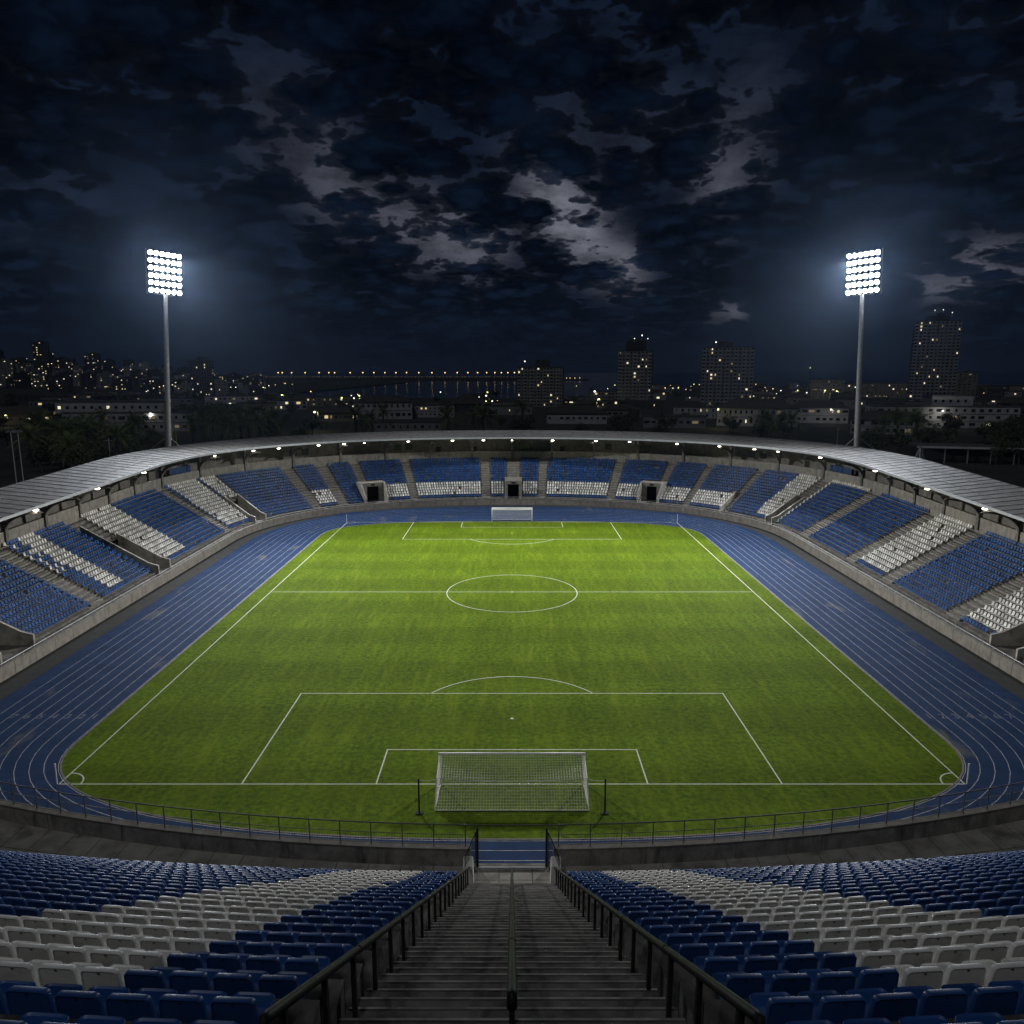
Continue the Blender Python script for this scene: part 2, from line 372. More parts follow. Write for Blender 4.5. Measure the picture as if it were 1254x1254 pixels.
poly('apron', rounded(58, 18, 186, 30, 50, 2.4, 2.4), -0.03, M['asphalt'])
poly('running_track', loop(1.0), 0.0, M['track'])
poly('pitch', loop(0.0), 0.012, M['turf'])
def offset_loop(p, w):
    n = len(p); q = []
    for i in range(n):
        t = Vector(p[(i + 1) % n]) - Vector(p[i - 1])
        if t.length < 1e-6: q.append(p[i]); continue
        t.normalize(); q.append((p[i][0] + t.y * w, p[i][1] - t.x * w))
    return q
patch = mat('worn_dark_rubber', (.010, .024, .066), (.014, .032, .085), .4, rough=.95, spec=.1)
for sx in (-1, 1):
    poly('track_patch', [(sx * 24 + 15 * math.cos(t * math.pi / 24) * 1.0, 163.6 + 2.6 * math.sin(t * math.pi / 24)) for t in range(48)], 0.003, patch)
mbl = MB()
for i in range(9):
    k = (0.25 + 1.22 * i) / 11.9; a = loop(k); ring(None, a, offset_loop(a, 0.05), 0.006, None, mbl)
kind(mbl.build('track_markings', M['track_line']), 'structure')
kb = MB(); a = loop(0.0); b = loop(0.014)
ring(None, a, b, 0.03, None, kb)
kind(kb.build('kerb', mat('kerb_paint', (.10, .085, .085), (.16, .14, .13), 2, rough=.8)), 'structure')
# pitch markings, one sheet 4 mm above the turf
mk = MB(); LW = 0.105; ZM = 0.018
def ln(x0, y0, x1, y1):
    d = Vector((x1 - x0, y1 - y0)).normalized() * (LW / 2); n = Vector((-d.y, d.x))
    mk.add([(x0 - d.x + n.x, y0 - d.y + n.y, ZM), (x0 - d.x - n.x, y0 - d.y - n.y, ZM), (x1 + d.x - n.x, y1 + d.y - n.y, ZM), (x1 + d.x + n.x, y1 + d.y + n.y, ZM)], [(0, 1, 2, 3)])
def arc(cx, cy, r, a0, a1, n=64, z=ZM + .002):
    A = [a0 + (a1 - a0) * i / n for i in range(n + 1)]
    mk.strip([[(cx + (r - LW / 2) * math.cos(t), cy + (r - LW / 2) * math.sin(t), z) for t in A], [(cx + (r + LW / 2) * math.cos(t), cy + (r + LW / 2) * math.sin(t), z) for t in A]])
def spot(cx, cy, r=.16):
    mk.add([(cx + r * math.cos(t * .5236), cy + r * math.sin(t * .5236), ZM + .002) for t in range(12)], [tuple(range(12))])
PM = (PN + PF) / 2
ln(PL, PN, PL, PF); ln(PR, PN, PR, PF); ln(PL + LW / 2, PN, PR - LW / 2, PN); ln(PL + LW / 2, PF, PR - LW / 2, PF); ln(PL + LW / 2, PM, PR - LW / 2, PM)
arc(0, PM, 9.15, 0, 2 * math.pi); spot(0, PM)
for gy, s in ((PN, 1), (PF, -1)):
    for hw, dp in ((20.3, 16.4), (10.2, 5.3)):
        ln(-hw, gy + s * LW, -hw, gy + s * dp); ln(hw, gy + s * LW, hw, gy + s * dp); ln(-hw + LW, gy + s * dp, hw - LW, gy + s * dp)
    sy = gy + s * 11.0; spot(0, sy)
    t = math.acos(5.5 / 9.5); c = math.pi / 2 * s
    arc(0, sy, 9.5, c - t, c + t)
    for sx in (PL, PR):
        a0 = math.atan2(s, -math.copysign(1, sx)) - math.pi / 4; arc(sx, gy, 1.6, a0, a0 + math.pi / 2, 16)
kind(mk.build('pitch_markings', M['line']), 'structure')
# lane numbers on both straights
for sx in (-1, 1):
    for i in range(1, 8):
        cu = bpy.data.curves.new('lane_number', 'FONT'); cu.body = str(i); cu.size = 1.25; cu.align_x = 'CENTER'; cu.align_y = 'CENTER'; cu.extrude = 0.0
        cu.materials.append(M['faded_number'])
        o = bpy.data.objects.new('lane_number', cu); COL.objects.link(o); o.location = (sx * (36.55 + 1.22 * (i - .5) + .3), 63.8, 0.007); kind(o, 'structure')

# ------------------------------------------------------------------ the horseshoe stand: path and profile
SA, SB, SD, SN = 51.0, 40.4, 135.0, 2.2
def _path():
    t = np.linspace(0, math.pi, 4001); c = np.cos(t); s = np.sin(t)
    X = -SA * np.sign(c) * np.abs(c) ** (2 / SN); Y = SD + SB * s ** (2 / SN); y = np.linspace(45, SD, 400)
    X = np.concatenate([np.full(399, -SA), X, np.full(399, SA)]); Y = np.concatenate([y[:-1], Y, y[:-1][::-1]])
    L = np.concatenate([[0], np.cumsum(np.hypot(np.diff(X), np.diff(Y)))]); return X, Y, L - L[-1] / 2
PX, PY, PLN = _path()
def FP(s, o):
    e = .6; x = np.interp(s, PLN, PX); y = np.interp(s, PLN, PY)
    tx = np.interp(s + e, PLN, PX) - np.interp(s - e, PLN, PX); ty = np.interp(s + e, PLN, PY) - np.interp(s - e, PLN, PY)
    n = np.hypot(tx, ty); return x - ty / n * o, y + tx / n * o
def FZ(z, y):
    k = np.interp(y, [60, 85, 130], [.84, .88, 1.0]); return np.where(np.asarray(z) > 1.25, 1.25 + (z - 1.25) * k, z)
def F3(s, o, z):
    x, y = FP(s, o); return (float(x), float(y), float(FZ(z, y)))
def Fang(s):
    """z-rotation that turns +Y outward at s"""
    x0, y0 = FP(s, 0); x1, y1 = FP(s, 1); return math.atan2(y1 - y0, x1 - x0) - math.pi / 2
S0, S1 = -152.0, 152.0
SL = [S0 + (S1 - S0) * i / 304 for i in range(305)]
RUN, RISE, O0, Z0, NR = 0.80, 0.49, 1.85, 1.30, 16
def row_z(r): return Z0 + RISE * r
RAMPS = [(-134.4, -128.9, 9), (-99.0, -95.2, 9), (-61.1, -58.0, 8), (60.1, 62.1, 8), (129.0, 133.4, 9)]
PORTS = [(-33.3, -28.3, 8), (-1.5, 2.1, 8), (28.6, 33.2, 8)]
def excluded(s, r):
    return any(a < s < b and r < n for a, b, n in RAMPS) or any(a < s < b and r < n for a, b, n in PORTS)
st = thing('grandstand', 'covered concrete grandstand curving round three sides of the pitch', 'grandstand')
tb = MB()
for r in range(NR):
    oa = O0 + RUN * r; ob = oa + RUN; z = row_z(r)
    for i in range(304):
        s0, s1 = SL[i], SL[i + 1]
        if excluded((s0 + s1) / 2, r): continue
        a, b, c, d = F3(s0, oa, z), F3(s1, oa, z), F3(s1, ob, z), F3(s0, ob, z)
        lo = z - RISE if r else .95
        a0, b0 = F3(s0, oa, lo), F3(s1, oa, lo)
        tb.add([a, b, c, d, a0, b0], [(0, 1, 2, 3), (4, 5, 1, 0)])
# walkway behind the front wall
tb.strip([[F3(s, .38, .97) for s in SL], [F3(s, O0 + .02, .97) for s in SL]])
tb.build('terrace', M['dark_concrete'], st, flip=True)
for a, b, n in RAMPS + PORTS:              # sunken corridor floors and their end walls
    cb = MB(); ss = [a + (b - a) * i / 8 for i in range(9)]; oe = O0 + RUN * n
    cb.strip([[F3(s, O0 - .1, .98) for s in ss], [F3(s, oe, .98) for s in ss]])
    cb.build('corridor_floor', M['dark_concrete'], st, flip=True)
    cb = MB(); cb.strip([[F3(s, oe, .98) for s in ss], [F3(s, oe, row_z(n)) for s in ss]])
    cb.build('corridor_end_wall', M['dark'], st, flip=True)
def swept(mb, sl, prof, mi=0, caps=True):
    """closed profile [(o, z)...] swept along the stations sl"""
    rows = [[F3(s, o, z) for o, z in prof] for s in sl]; base = len(mb.v)
    mb.strip(rows, mi, close=True); n = len(prof)
    if caps:
        mb.f.append(tuple(base + k for k in range(n))[::-1]); mb.m.append(mi)
        mb.f.append(tuple(base + (len(sl) - 1) * n + k for k in range(n))); mb.m.append(mi)
# front wall in cast panels with open joints
wb = MB(); s = S0; PANEL = 3.5
while s < S1 - .1:
    e = min(s + PANEL, S1); swept(wb, [s + .03 + (e - s - .06) * i / 4 for i in range(5)], [(0, -.05), (.30, -.05), (.30, 1.30), (0, 1.30)])
    s = e
wb.build('front_wall', M['pale_concrete'], st, flip=True)
cb = MB(); swept(cb, SL, [(-.04, 1.302), (.34, 1.302), (.34, 1.37), (-.04, 1.37)]); cb.build('wall_coping', M['pale_concrete'], st, flip=True)
rb = MB(); rb.tube([F3(s, .16, 1.75) for s in SL], .028, 6); s = S0
while s < S1: rb.tube([F3(s, .16, 1.36), F3(s, .16, 1.75)], .022, 6); s += 1.75
rb.build('wall_rail', M['steel'], st)
# low parapet behind the last row, recessed upper wall, openings
OB = O0 + RUN * NR + .15
bb = MB(); s = S0
while s < S1 - .1:
    e = min(s + 4.3, S1); swept(bb, [s + .02 + (e - s - .04) * i / 4 for i in range(5)], [(OB, 8.4), (OB + .25, 8.4), (OB + .25, 11.0), (OB, 11.0)]); s = e
bb.build('parapet', M['pale_concrete'], st, flip=True)
ub = MB(); swept(ub, SL, [(OB + 2.4, 8.0), (OB + 2.7, 8.0), (OB + 2.7, 15.3), (OB + 2.4, 15.3)]); ub.build('back_wall', M['concrete'], st, flip=True)
fb = MB(); fb.strip([[F3(s, OB + .2, 9.2) for s in SL], [F3(s, OB + 2.45, 9.2) for s in SL]]); fb.build('gallery_floor', M['dark_concrete'], st, flip=True)
ob_ = MB(); ob_.box((0, 0, 0), (1.7, .12, 1.5)); wme = ob_.build('window', M['glass'], mesh_only=True)
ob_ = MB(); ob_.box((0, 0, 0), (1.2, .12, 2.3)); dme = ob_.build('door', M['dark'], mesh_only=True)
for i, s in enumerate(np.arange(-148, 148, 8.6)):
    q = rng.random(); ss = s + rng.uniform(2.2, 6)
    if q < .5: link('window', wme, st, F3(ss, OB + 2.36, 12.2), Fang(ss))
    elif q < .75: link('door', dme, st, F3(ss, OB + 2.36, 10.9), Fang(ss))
    if q < .3: link('window', wme, st, F3(ss + 2.1, OB + 2.36, 12.2), Fang(ss + 2.1))
# roof: sheeting with standing seams, fascia, gutter
OF, OK_, ZF, ZK = 9.6, 19.0, 14.9, 15.95
rf = MB(); swept(rf, SL, [(OF, ZF - .10), (OK_, ZK - .10), (OK_, ZK), (OF, ZF)]); roof = rf.build('roof', M['roof'], st, flip=True)
sb = MB(); s = S0 + 1.05
while s < S1: sb.add([F3(s - .03, OF, ZF), F3(s + .03, OF, ZF), F3(s + .03, OK_, ZK), F3(s - .03, OK_, ZK), F3(s - .03, OF, ZF + .07), F3(s + .03, OF, ZF + .07), F3(s + .03, OK_, ZK + .07), F3(s - .03, OK_, ZK + .07)], [(0, 1, 5, 4), (1, 2, 6, 5), (2, 3, 7, 6), (3, 0, 4, 7), (4, 5, 6, 7)]); s += 2.1
for o in (12.7, 15.9):
    t = (o - OF) / (OK_ - OF); zz = ZF + (ZK - ZF) * t
    swept(sb, SL, [(o - .05, zz + .003), (o + .05, zz + .003), (o + .05, zz + .05), (o - .05, zz + .05)])
sb.build('roof_seams', mat('seam_metal', (.13, .13, .13), (.2, .2, .2), 1, rough=.5, metal=.3), roof)
gb = MB(); swept(gb, SL, [(OF - .16, ZF - .34), (OF - .003, ZF - .34), (OF - .003, ZF + .05), (OF - .16, ZF + .05)]); gb.build('fascia', M['steel'], roof, flip=True)
ub = MB(); swept(ub, SL, [(OF + .02, ZF - .32), (OB + 2.4, ZF + .55 - .32), (OB + 2.4, ZF + .55 - .12), (OF + .02, ZF - .13)]); ub.build('soffit', M['soffit'], roof, flip=True)
# columns with curved arms
colm = MB(); W = .42
colm.box((0, .35, 5.0 - .4), (.55, .6, 5.6 + 1.4))
arm = []
for i in range(11):
    t = i / 10 * math.pi / 2; arm.append((-(1 - math.cos(t)) * 5.0 + .1, 3.3 + math.sin(t) * 3.2))
up = [(p[0], max(p[1] + .5 - .25 * i / 10, p[1] + .2)) for i, p in enumerate(arm)]
v = []; f = []
for (a, b) in zip(arm, up):
    v += [(-W / 2, a[0], a[1]), (W / 2, a[0], a[1]), (W / 2, b[0] + .35, b[1]), (-W / 2, b[0] + .35, b[1])]
for i in range(10):
    for k in range(4): f.append((i * 4 + k, i * 4 + (k + 1) % 4, (i + 1) * 4 + (k + 1) % 4, (i + 1) * 4 + k))
f += [(0, 1, 2, 3), (43, 42, 41, 40)]
colm.add(v, f); cme = colm.build('column', M['dark_concrete'], mesh_only=True)
for s in np.arange(-146.2, 147, 8.6):
    x, y, z = F3(s, OB - .28, 8.9); o = link('column', cme, st, (x, y, 0), Fang(s)); k = (F3(s, OF, ZF)[2] - .35 - z) / 6.6; o.scale = (1, 1, k); o.location.z = z - 0.9 * k
# aisle flights: half steps up each aisle
AISLES = [(-116.0, -113.0), (-70.8, -68.8), (-45.4, -43.4), (-39.3, -37.1), (-23.1, -21.4), (-7.0, -4.9), (5.9, 7.8), (21.6, 23.4), (38.8, 40.1), (71.6, 75.2), (90.8, 93.8), (102.5, 105.5), (118.8, 121.8), (-32.9, -31.2), (-1.2, 1.8), (31.8, 33.2), (48.1, 49.2)]
for a, b in AISLES:
    ab = MB(); ss = [a + .1 + (b - a - .2) * i / 3 for i in range(4)]
    for r in range(1, NR):
        if excluded((a + b) / 2, r) or excluded((a + b) / 2, r - 1): continue
        o = O0 + RUN * r; z = row_z(r)
        swept(ab, ss, [(o - .38, z - RISE), (o - .003, z - RISE), (o - .003, z - RISE / 2), (o - .38, z - RISE / 2)])
    ab.build('aisle_steps', M['pale_concrete'], st, flip=True)
# ramp walls and portals
for a, b, n in RAMPS + [(48.0, 48.35, 6)]:
    for s in ((a, b) if b - a > .5 else (a,)):
        pb = MB(); oe = O0 + RUN * n + (3.4 if abs(s + 99) < .1 else .2)
        swept(pb, [s - .14, s + .14], [(O0 - .45, .95), (oe, .95), (oe, row_z(n) + .95 + (2 if abs(s + 99) < .1 else 0)), (O0 + .9, 2.75), (O0 - .45, 2.35)])
        pb.build('ramp_wall', M['paving'], st, flip=True)
for a, b, n in PORTS:
    front = a < 0 < b
    for s in (a, b):
        pb = MB(); oe = O0 + RUN * n
        zf = 5.2 if front else 2.3
        swept(pb, [s - .16, s + .16], [(O0 - .2, .96), (oe, .96), (oe, 5.42), (O0 + (.0 if front else 3.2), 5.42), (O0 - .2, zf)])
        pb.build('portal_wall', M['pale_concrete'], st, flip=True)
    pb = MB(); ss = [a + .17 + (b - a - .34) * i / 4 for i in range(5)]; of = O0 - .2 if front else O0 + 3.2
    swept(pb, ss, [(of, 4.55), (O0 + RUN * n, 4.55), (O0 + RUN * n, 5.36), (of, 5.36)]); pb.build('portal_lintel', M['pale_concrete'], st, flip=True)
    for q0, q1 in ((a + .17, a + (.5 if front else 1.25)), (b - (.5 if front else 1.25), b - .17)):
        pb = MB(); swept(pb, [q0, (q0 + q1) / 2, q1], [(of + .05, .985), (of + .4, .985), (of + .4, 4.546), (of + .05, 4.546)]); pb.build('portal_jamb', M['pale_concrete'], st, flip=True)
    c = (a + b) / 2; pb = MB(); pb.box((0, 0, 0), (.9, .05, .45)); o = pb.build('portal_sign', M['dark'], st); o.location = F3(c, of - .04, 4.95); o.rotation_euler.z = Fang(c)
# glazed press box at each end of the curve
for s in (-63.5, 62.8):
    x, y, z = F3(s, OB + 1.0, 10.2)
    b = thing('press_box', 'small concrete booth with blue glazed front under the roof, %s side' % ('left' if s < 0 else 'right'), 'booth', (x, y, z), Fang(s), 'glazed booths at the back of the stand')
    m_ = MB(); m_.box((0, .2, -.2), (6.4, 1.9, 1.7)); m_.build('body', M['concrete'], b)
    for k in range(5):
        m_ = MB(); m_.box((-2.5 + 1.25 * k, -.2, 1.35), (1.05, .06, 1.25)); m_.build('window', mat('blue_glass', (.02, .05, .13), rough=.25), b)
# dark banner on the parapet at the right
x, y, z = F3(53.2, OB - .05, 10.0); mb_ = MB(); mb_.box((0, 0, 0), (4.4, .06, 1.2)); o = mb_.build('wall_board', mat('faded_board', (.10, .10, .105), (.19, .19, .19), 2.5, rough=.7)); o.location = (x, y, z); o.rotation_euler.z = Fang(53.2)
tag(o, 'faded dark board fixed to the parapet wall under the roof', 'board')

# ------------------------------------------------------------------ far seats (thousands: one mass)
def rule(rows_white=None, cols=None, first_blue=True, blue=True):
    def f(s, r):
        if first_blue and r == 0: return 0
        if rows_white and rows_white[0] <= r <= rows_white[1]: return 1
        if cols:
            for a, b in cols:
                if a <= s <= b: return 1
        return 0
    return f
low = rule((1, 5))
def spec_left(s, r):
    if -109.9 <= s <= -106.6 and r > 0: return 1
    if s < -109.9 and r >= 7: return 1 if (hash((round(s * 3), r)) % 100) < 34 else 0
    return 0
BLOCKS = [(-146, -134.7, rule()), (-128.6, -116.1, rule()), (-112.9, -99.4, spec_left), (-94.9, -70.9, rule(cols=[(-95, -86)])), (-68.7, -61.4, rule(cols=[(-68, -61)])),
          (-61.0, -57.6, rule(cols=[(-60.6, -57.6)])), (-57.2, -45.5, rule()), (-43.3, -39.4, low), (-37.0, -33.0, rule()), (-31.1, -23.2, low), (-21.3, -7.1, low), (-4.8, -1.3, low),
          (1.9, 5.8, low), (7.9, 21.5, low), (23.5, 31.6, low), (33.3, 38.7, low), (40.2, 48.0, low), (49.3, 59.9, rule(cols=[(55.6, 60)])),
          (62.3, 71.5, lambda s, r: 1 if s < 62.9 or r == 15 else 0), (75.3, 90.7, rule()), (93.9, 102.4, rule(cols=[(93, 103)])), (105.6, 118.7, rule()),
          (121.9, 128.7, rule(cols=[(121, 129)])), (133.7, 146, rule())]
# one plain far seat: bent shell (pan + back), 0.47 wide
sv = np.array([(-.22, -.22, .40), (.22, -.22, .40), (-.22, -.22, .44), (.22, -.22, .44), (-.22, .16, .37), (.22, .16, .37), (-.22, .12, .43), (.22, .12, .43),
               (-.20, .27, .80), (.20, .27, .80), (-.20, .23, .81), (.20, .23, .81), (-.13, .275, .86), (.13, .275, .86), (-.13, .235, .87), (.13, .235, .87)], float)
sf = [(0, 4, 5, 1), (2, 3, 7, 6), (0, 1, 3, 2), (0, 2, 6, 4), (1, 5, 7, 3), (4, 8, 9, 5), (6, 7, 11, 10), (4, 6, 10, 8), (5, 9, 11, 7), (8, 12, 13, 9), (10, 11, 15, 14), (8, 10, 14, 12), (9, 13, 15, 11), (12, 14, 15, 13)]
sv[:, 0] *= .93; sfa = np.array(sf)
def visible(x, y, z, mg=90):
    dy = CH - z; zc = y * math.cos(TH) + dy * math.sin(TH); yc = dy * math.cos(TH) - y * math.sin(TH)
    if zc < 1: return False
    u = 627 + FPX * x / zc; w = 627 + FPX * yc / zc
    return -mg < u < 1254 + mg and w < 1254 + mg
FARV = []; FARF = []; FARM = []; nv = 0
for a, b, fn in BLOCKS:
    for r in range(NR):
        oc = O0 + RUN * r + .46; z = row_z(r)
        xa, ya = FP(np.array([a, b]), oc); scale = 1.0
        # arc length at this row: columns a fixed 0.56 m apart
        ss = np.linspace(a, b, 12); xs_, ys_ = FP(ss, oc); Ln = np.concatenate([[0], np.cumsum(np.hypot(np.diff(xs_), np.diff(ys_)))])
        n = int(Ln[-1] / .58)
        for k in range(n):
            s = float(np.interp((k + .5) / n * Ln[-1], Ln, ss))
            if excluded(s, r) or excluded(s, r - 0): continue
            if any(p0 - .3 < s < p1 + .3 and r < nn for p0, p1, nn in PORTS + RAMPS): continue
            x, y, zz = F3(s, oc, z)
            if not visible(x, y, zz): continue
            if rng.random() < .012: continue
            an = Fang(s) + rng.uniform(-.03, .03); c, s_ = math.cos(an), math.sin(an)
            p = sv.copy(); P = np.empty_like(p); P[:, 0] = x + p[:, 0] * c - p[:, 1] * s_; P[:, 1] = y + p[:, 0] * s_ + p[:, 1] * c; P[:, 2] = zz + p[:, 2]
            FARV.append(P); FARF.append(sfa + nv); nv += 16; FARM.append(fn(s, r))

# ------------------------------------------------------------------ near stand
CY = 127.3                                     # centre of the near end's curve
SLOPE = .662
def zst(d): return CH - 2.56 - SLOPE * d        # line of the stairs
NRUN = 1.06; NROWS = 24; D_FIRST = 5.09; ZW = 7.40
def NP(d, xarc, z):
    """point on the arc that crosses the axis at distance d, xarc metres along it"""
    rr = CY - d; a = xarc / rr; return (rr * math.sin(a), CY - rr * math.cos(a), z)
def kap(d): return .0140 + (.0056 - .0140) * (d - 9.0) / 20.5
def RP(d, xarc, z):
    """seat rows: the back rows curve more tightly than the front ones"""
    rr = 1 / kap(d); a = xarc / rr; return (rr * math.sin(a), d + rr - rr * math.cos(a), z)
ns = thing('near_stand', 'dark open terrace with stairs in front of the camera', 'stand')
tb = MB(); NX = 40
for j in range(-2, NROWS):
    d = D_FIRST + NRUN * j; z = zst(d); d0 = d - .16; d1 = d0 + NRUN
    for sgn in (-1, 1):
        xa = [sgn * (2.06 + (44 - 2.06) * i / NX) for i in range(NX + 1)]
        zl = zst(d + NRUN) if j < NROWS - 1 else ZW
        rows = [[RP(d0, x, z) for x in xa], [RP(d1, x, z) for x in xa], [RP(d1, x, zl) for x in xa]]
        tb.strip(rows)
        tb.add([(sgn * 2.06, d0, z), (sgn * 2.06, d1, z), (sgn * 2.06, d1, z - 2.0), (sgn * 2.06, d0, z - 2.0)], [(0, 1, 2, 3)])
tb.build('terrace', M['step_concrete'], ns)
DW = D_FIRST + NRUN * (NROWS - 1) - .16 + NRUN    # walkway begins
WALL = 32.3
wb = MB(); xa = [-46 + 92 * i / 120 for i in range(121)]
wb.strip([[RP(DW - .02, x, ZW) for x in xa], [NP(WALL + .1, x, ZW) for x in xa]])
wb.build('walkway', M['dark_concrete'], ns)
wb = MB(); x = -44.0
while x < 44:
    e = x + 1.55; z = ZW + .012 + rng.uniform(0, .006)
    p0, p1 = RP(DW + .01, x + .02, z), RP(DW + .01, e - .02, z); q0, q1 = NP(WALL - .01, x * 1.0 + .02, z), NP(WALL - .01, e - .02, z)
    mid0 = tuple((a + b) / 2 for a, b in zip(p0, q0)); mid1 = tuple((a + b) / 2 for a, b in zip(p1, q1))
    def sh(a, b, t): return tuple(u + (v - u) * t for u, v in zip(a, b))
    wb.add([p0, p1, sh(p1, q1, .49), sh(p0, q0, .49)], [(0, 1, 2, 3)]); wb.add([sh(p0, q0, .505), sh(p1, q1, .505), q1, q0], [(0, 1, 2, 3)])
    x = e
wb.build('paving_slabs', M['paving'], ns)
# parapet wall in panels, outer face down to the track; gap for the gate
GX = 1.62
pb = MB()
for sgn in (-1, 1):
    x = GX + .35
    while x < 44:
        e = min(x + 4.4, 44); xs_ = [sgn * (x + .012 + (e - x - .024) * i / 4) for i in range(5)]
        prof = [(WALL, ZW - .3), (WALL, ZW + .88), (WALL + .32, ZW + .88), (WALL + .32, -.05)]
        pb.strip([[NP(d, q, z) for q in xs_] for d, z in prof])
        for q in (xs_[0], xs_[-1]): pb.add([NP(d, q, z) for d, z in prof], [(0, 1, 2, 3)])
        x = e
pb.build('parapet_wall', M['wet_concrete'], ns)
cb = MB()
for sgn in (-1, 1):
    xs_ = [sgn * (GX + .3 + (44 - GX - .3) * i / 100) for i in range(101)]
    prof = [(WALL - .05, ZW + .884), (WALL - .05, ZW + .95), (WALL + .37, ZW + .95), (WALL + .37, ZW + .884)]
    cb.strip([[NP(d, q, z) for q in xs_] for d, z in prof])
cb.build('wall_coping', M['concrete'], ns)
gb = MB(); gb.box((0, WALL + .17, ZW / 2 - .03), (2 * GX + .7, .3, ZW)); gb.build('gate_base_wall', M['wet_concrete'], ns)
# staircase
sb = MB(); nb = MB(); d = 1.4; SRUN = .53; HW = 2.05
while d < 30.6:
    z = zst(d + SRUN * .5); zl = zst(d + SRUN * 1.5)
    if d + SRUN >= 30.6: zl = ZW
    sb.add([(-HW, d, z), (HW, d, z), (HW, d + SRUN, z), (-HW, d + SRUN, z), (-HW, d + SRUN, zl - .01), (HW, d + SRUN, zl - .01)], [(0, 1, 2, 3), (3, 2, 5, 4)])
    nb.box((0, d + SRUN - .012, z - .012), (2 * HW, .03, .034)); d += SRUN
stair = sb.build('staircase', M['step_concrete'], ns); nb.build('step_edge', M['nosing'], stair)
# handrails with posts
def handrail(x, label, d0, d1):
    t = thing('handrail', label, 'handrail', (x, d0, zst(d0)), 0, 'handrails on the stairs'); t0 = Vector(t.location)
    pts = [Vector((x, d0, zst(d0) + .86)), Vector((x, d0 + .02, zst(d0) + .99))]; n = 24
    for i in range(n + 1):
        d = d0 + .08 + (d1 - d0 - .08) * i / n; pts.append(Vector((x, d, zst(d) + .99)))
    pts.append(Vector((x, d1 + .12, zst(d1) + .80)))
    b = MB(); b.tube([p - t0 for p in pts], .047, 12); b.build('rail', M['black_steel'], t, smooth=True)
    for i in range(1, n):                                                      # sleeves over the joints
        if i % 3 == 0:
            d = d0 + .08 + (d1 - d0 - .08) * i / n; b = MB(); dv = Vector((0, 1, -SLOPE)).normalized() * .05; c = Vector((x, d, zst(d) + .99)) - t0
            b.tube([c - dv, c + dv], .053, 12); b.build('rail_sleeve', M['black_steel'], t, smooth=True)
    d = d0 + .45
    while d < d1:
        zb = zst(d) - .16; h = zst(d) + .97 - zb
        b = MB(); b.box((0, 0, h / 2), (.055, .075, h)); p = b.build('post', M['black_steel'], t); p.location = Vector((x, d, zb)) - t0
        b = MB(); b.box((0, 0, .012), (.17, .17, .024))
        for q in ((-.06, -.06), (.06, -.06), (.06, .06), (-.06, .06)): b.tube([(q[0], q[1], .02), (q[0], q[1], .05)], .014, 6)
        b.build('foot_plate', M['steel'], p).location.z = .13
        d += 1.27
handrail(-1.93, 'black tubular handrail beside the blue seats, left of the stairs', 5.1, 30.9)
handrail(1.93, 'black tubular handrail beside the blue seats, right of the stairs', 5.1, 30.9)
handrail(0.0, 'black handrail down the middle of the stairs', 5.9, 30.2)
# pale concrete posts at the foot of the stairs
for sx, w in ((-1, 'left'), (1, 'right')):
    b = MB(); v = [(-.26, -.3, 0), (.26, -.3, 0), (.26, .3, 0), (-.26, .3, 0), (-.22, -.27, 1.02), (.22, -.27, 1.02), (.22, .27, 1.18), (-.22, .27, 1.18)]
    b.add(v, [(0, 3, 2, 1), (4, 5, 6, 7), (0, 1, 5, 4), (1, 2, 6, 5), (2, 3, 7, 6), (3, 0, 4, 7)])
    o = bevel(b.build('concrete_post', M['post_concrete']), .03); o.location = (sx * 2.0, 31.15, ZW)
    tag(o, 'short pale concrete post at the foot of the %s stair rail' % w, 'post', 'concrete posts at the foot of the stairs')
# fence on the parapet
FD = WALL + .16; FZB = ZW + .95
def fence(sgn, label):
    t = thing('fence', label, 'fence', NP(FD, sgn * 2.2, FZB), 0, 'rail fences on the parapet'); t0 = Vector(t.location)
    xs_ = [sgn * (2.15 + (44 - 2.15) * i / 60) for i in range(61)]
    b = MB(); b.tube([Vector(NP(FD, x, FZB + 1.13)) - t0 for x in xs_], .032, 8); b.build('top_rail', M['rail_paint'], t, smooth=True)
    b = MB(); b.tube([Vector(NP(FD, x, FZB + .62)) - t0 for x in xs_], .018, 6); b.build('mid_rail', M['rail_paint'], t, smooth=True)
    b = MB(); b.tube([Vector(NP(FD, x, FZB + .10)) - t0 for x in xs_], .014, 6); b.build('bottom_rail', M['rail_paint'], t, smooth=True)
    b = MB(); x = 2.2
    while x < 44: b.tube([Vector(NP(FD, sgn * x, FZB + .10)) - t0, Vector(NP(FD, sgn * x, FZB + .62)) - t0], .0045, 3, caps=False); x += .125
    b.build('infill_bars', M['rail_paint'], t)
    x = 2.2; b = MB(); b.box((0, 0, .565), (.045, .045, 1.13)); pm = b.build('post', M['rail_paint'], mesh_only=True)
    while x < 44: link('post', pm, t, Vector(NP(FD, sgn * x, FZB)) - t0, sgn * x / 95); x += 1.5
fence(-1, 'thin grey metal fence along the parapet, left of the gate'); fence(1, 'thin grey metal fence along the parapet, right of the gate')
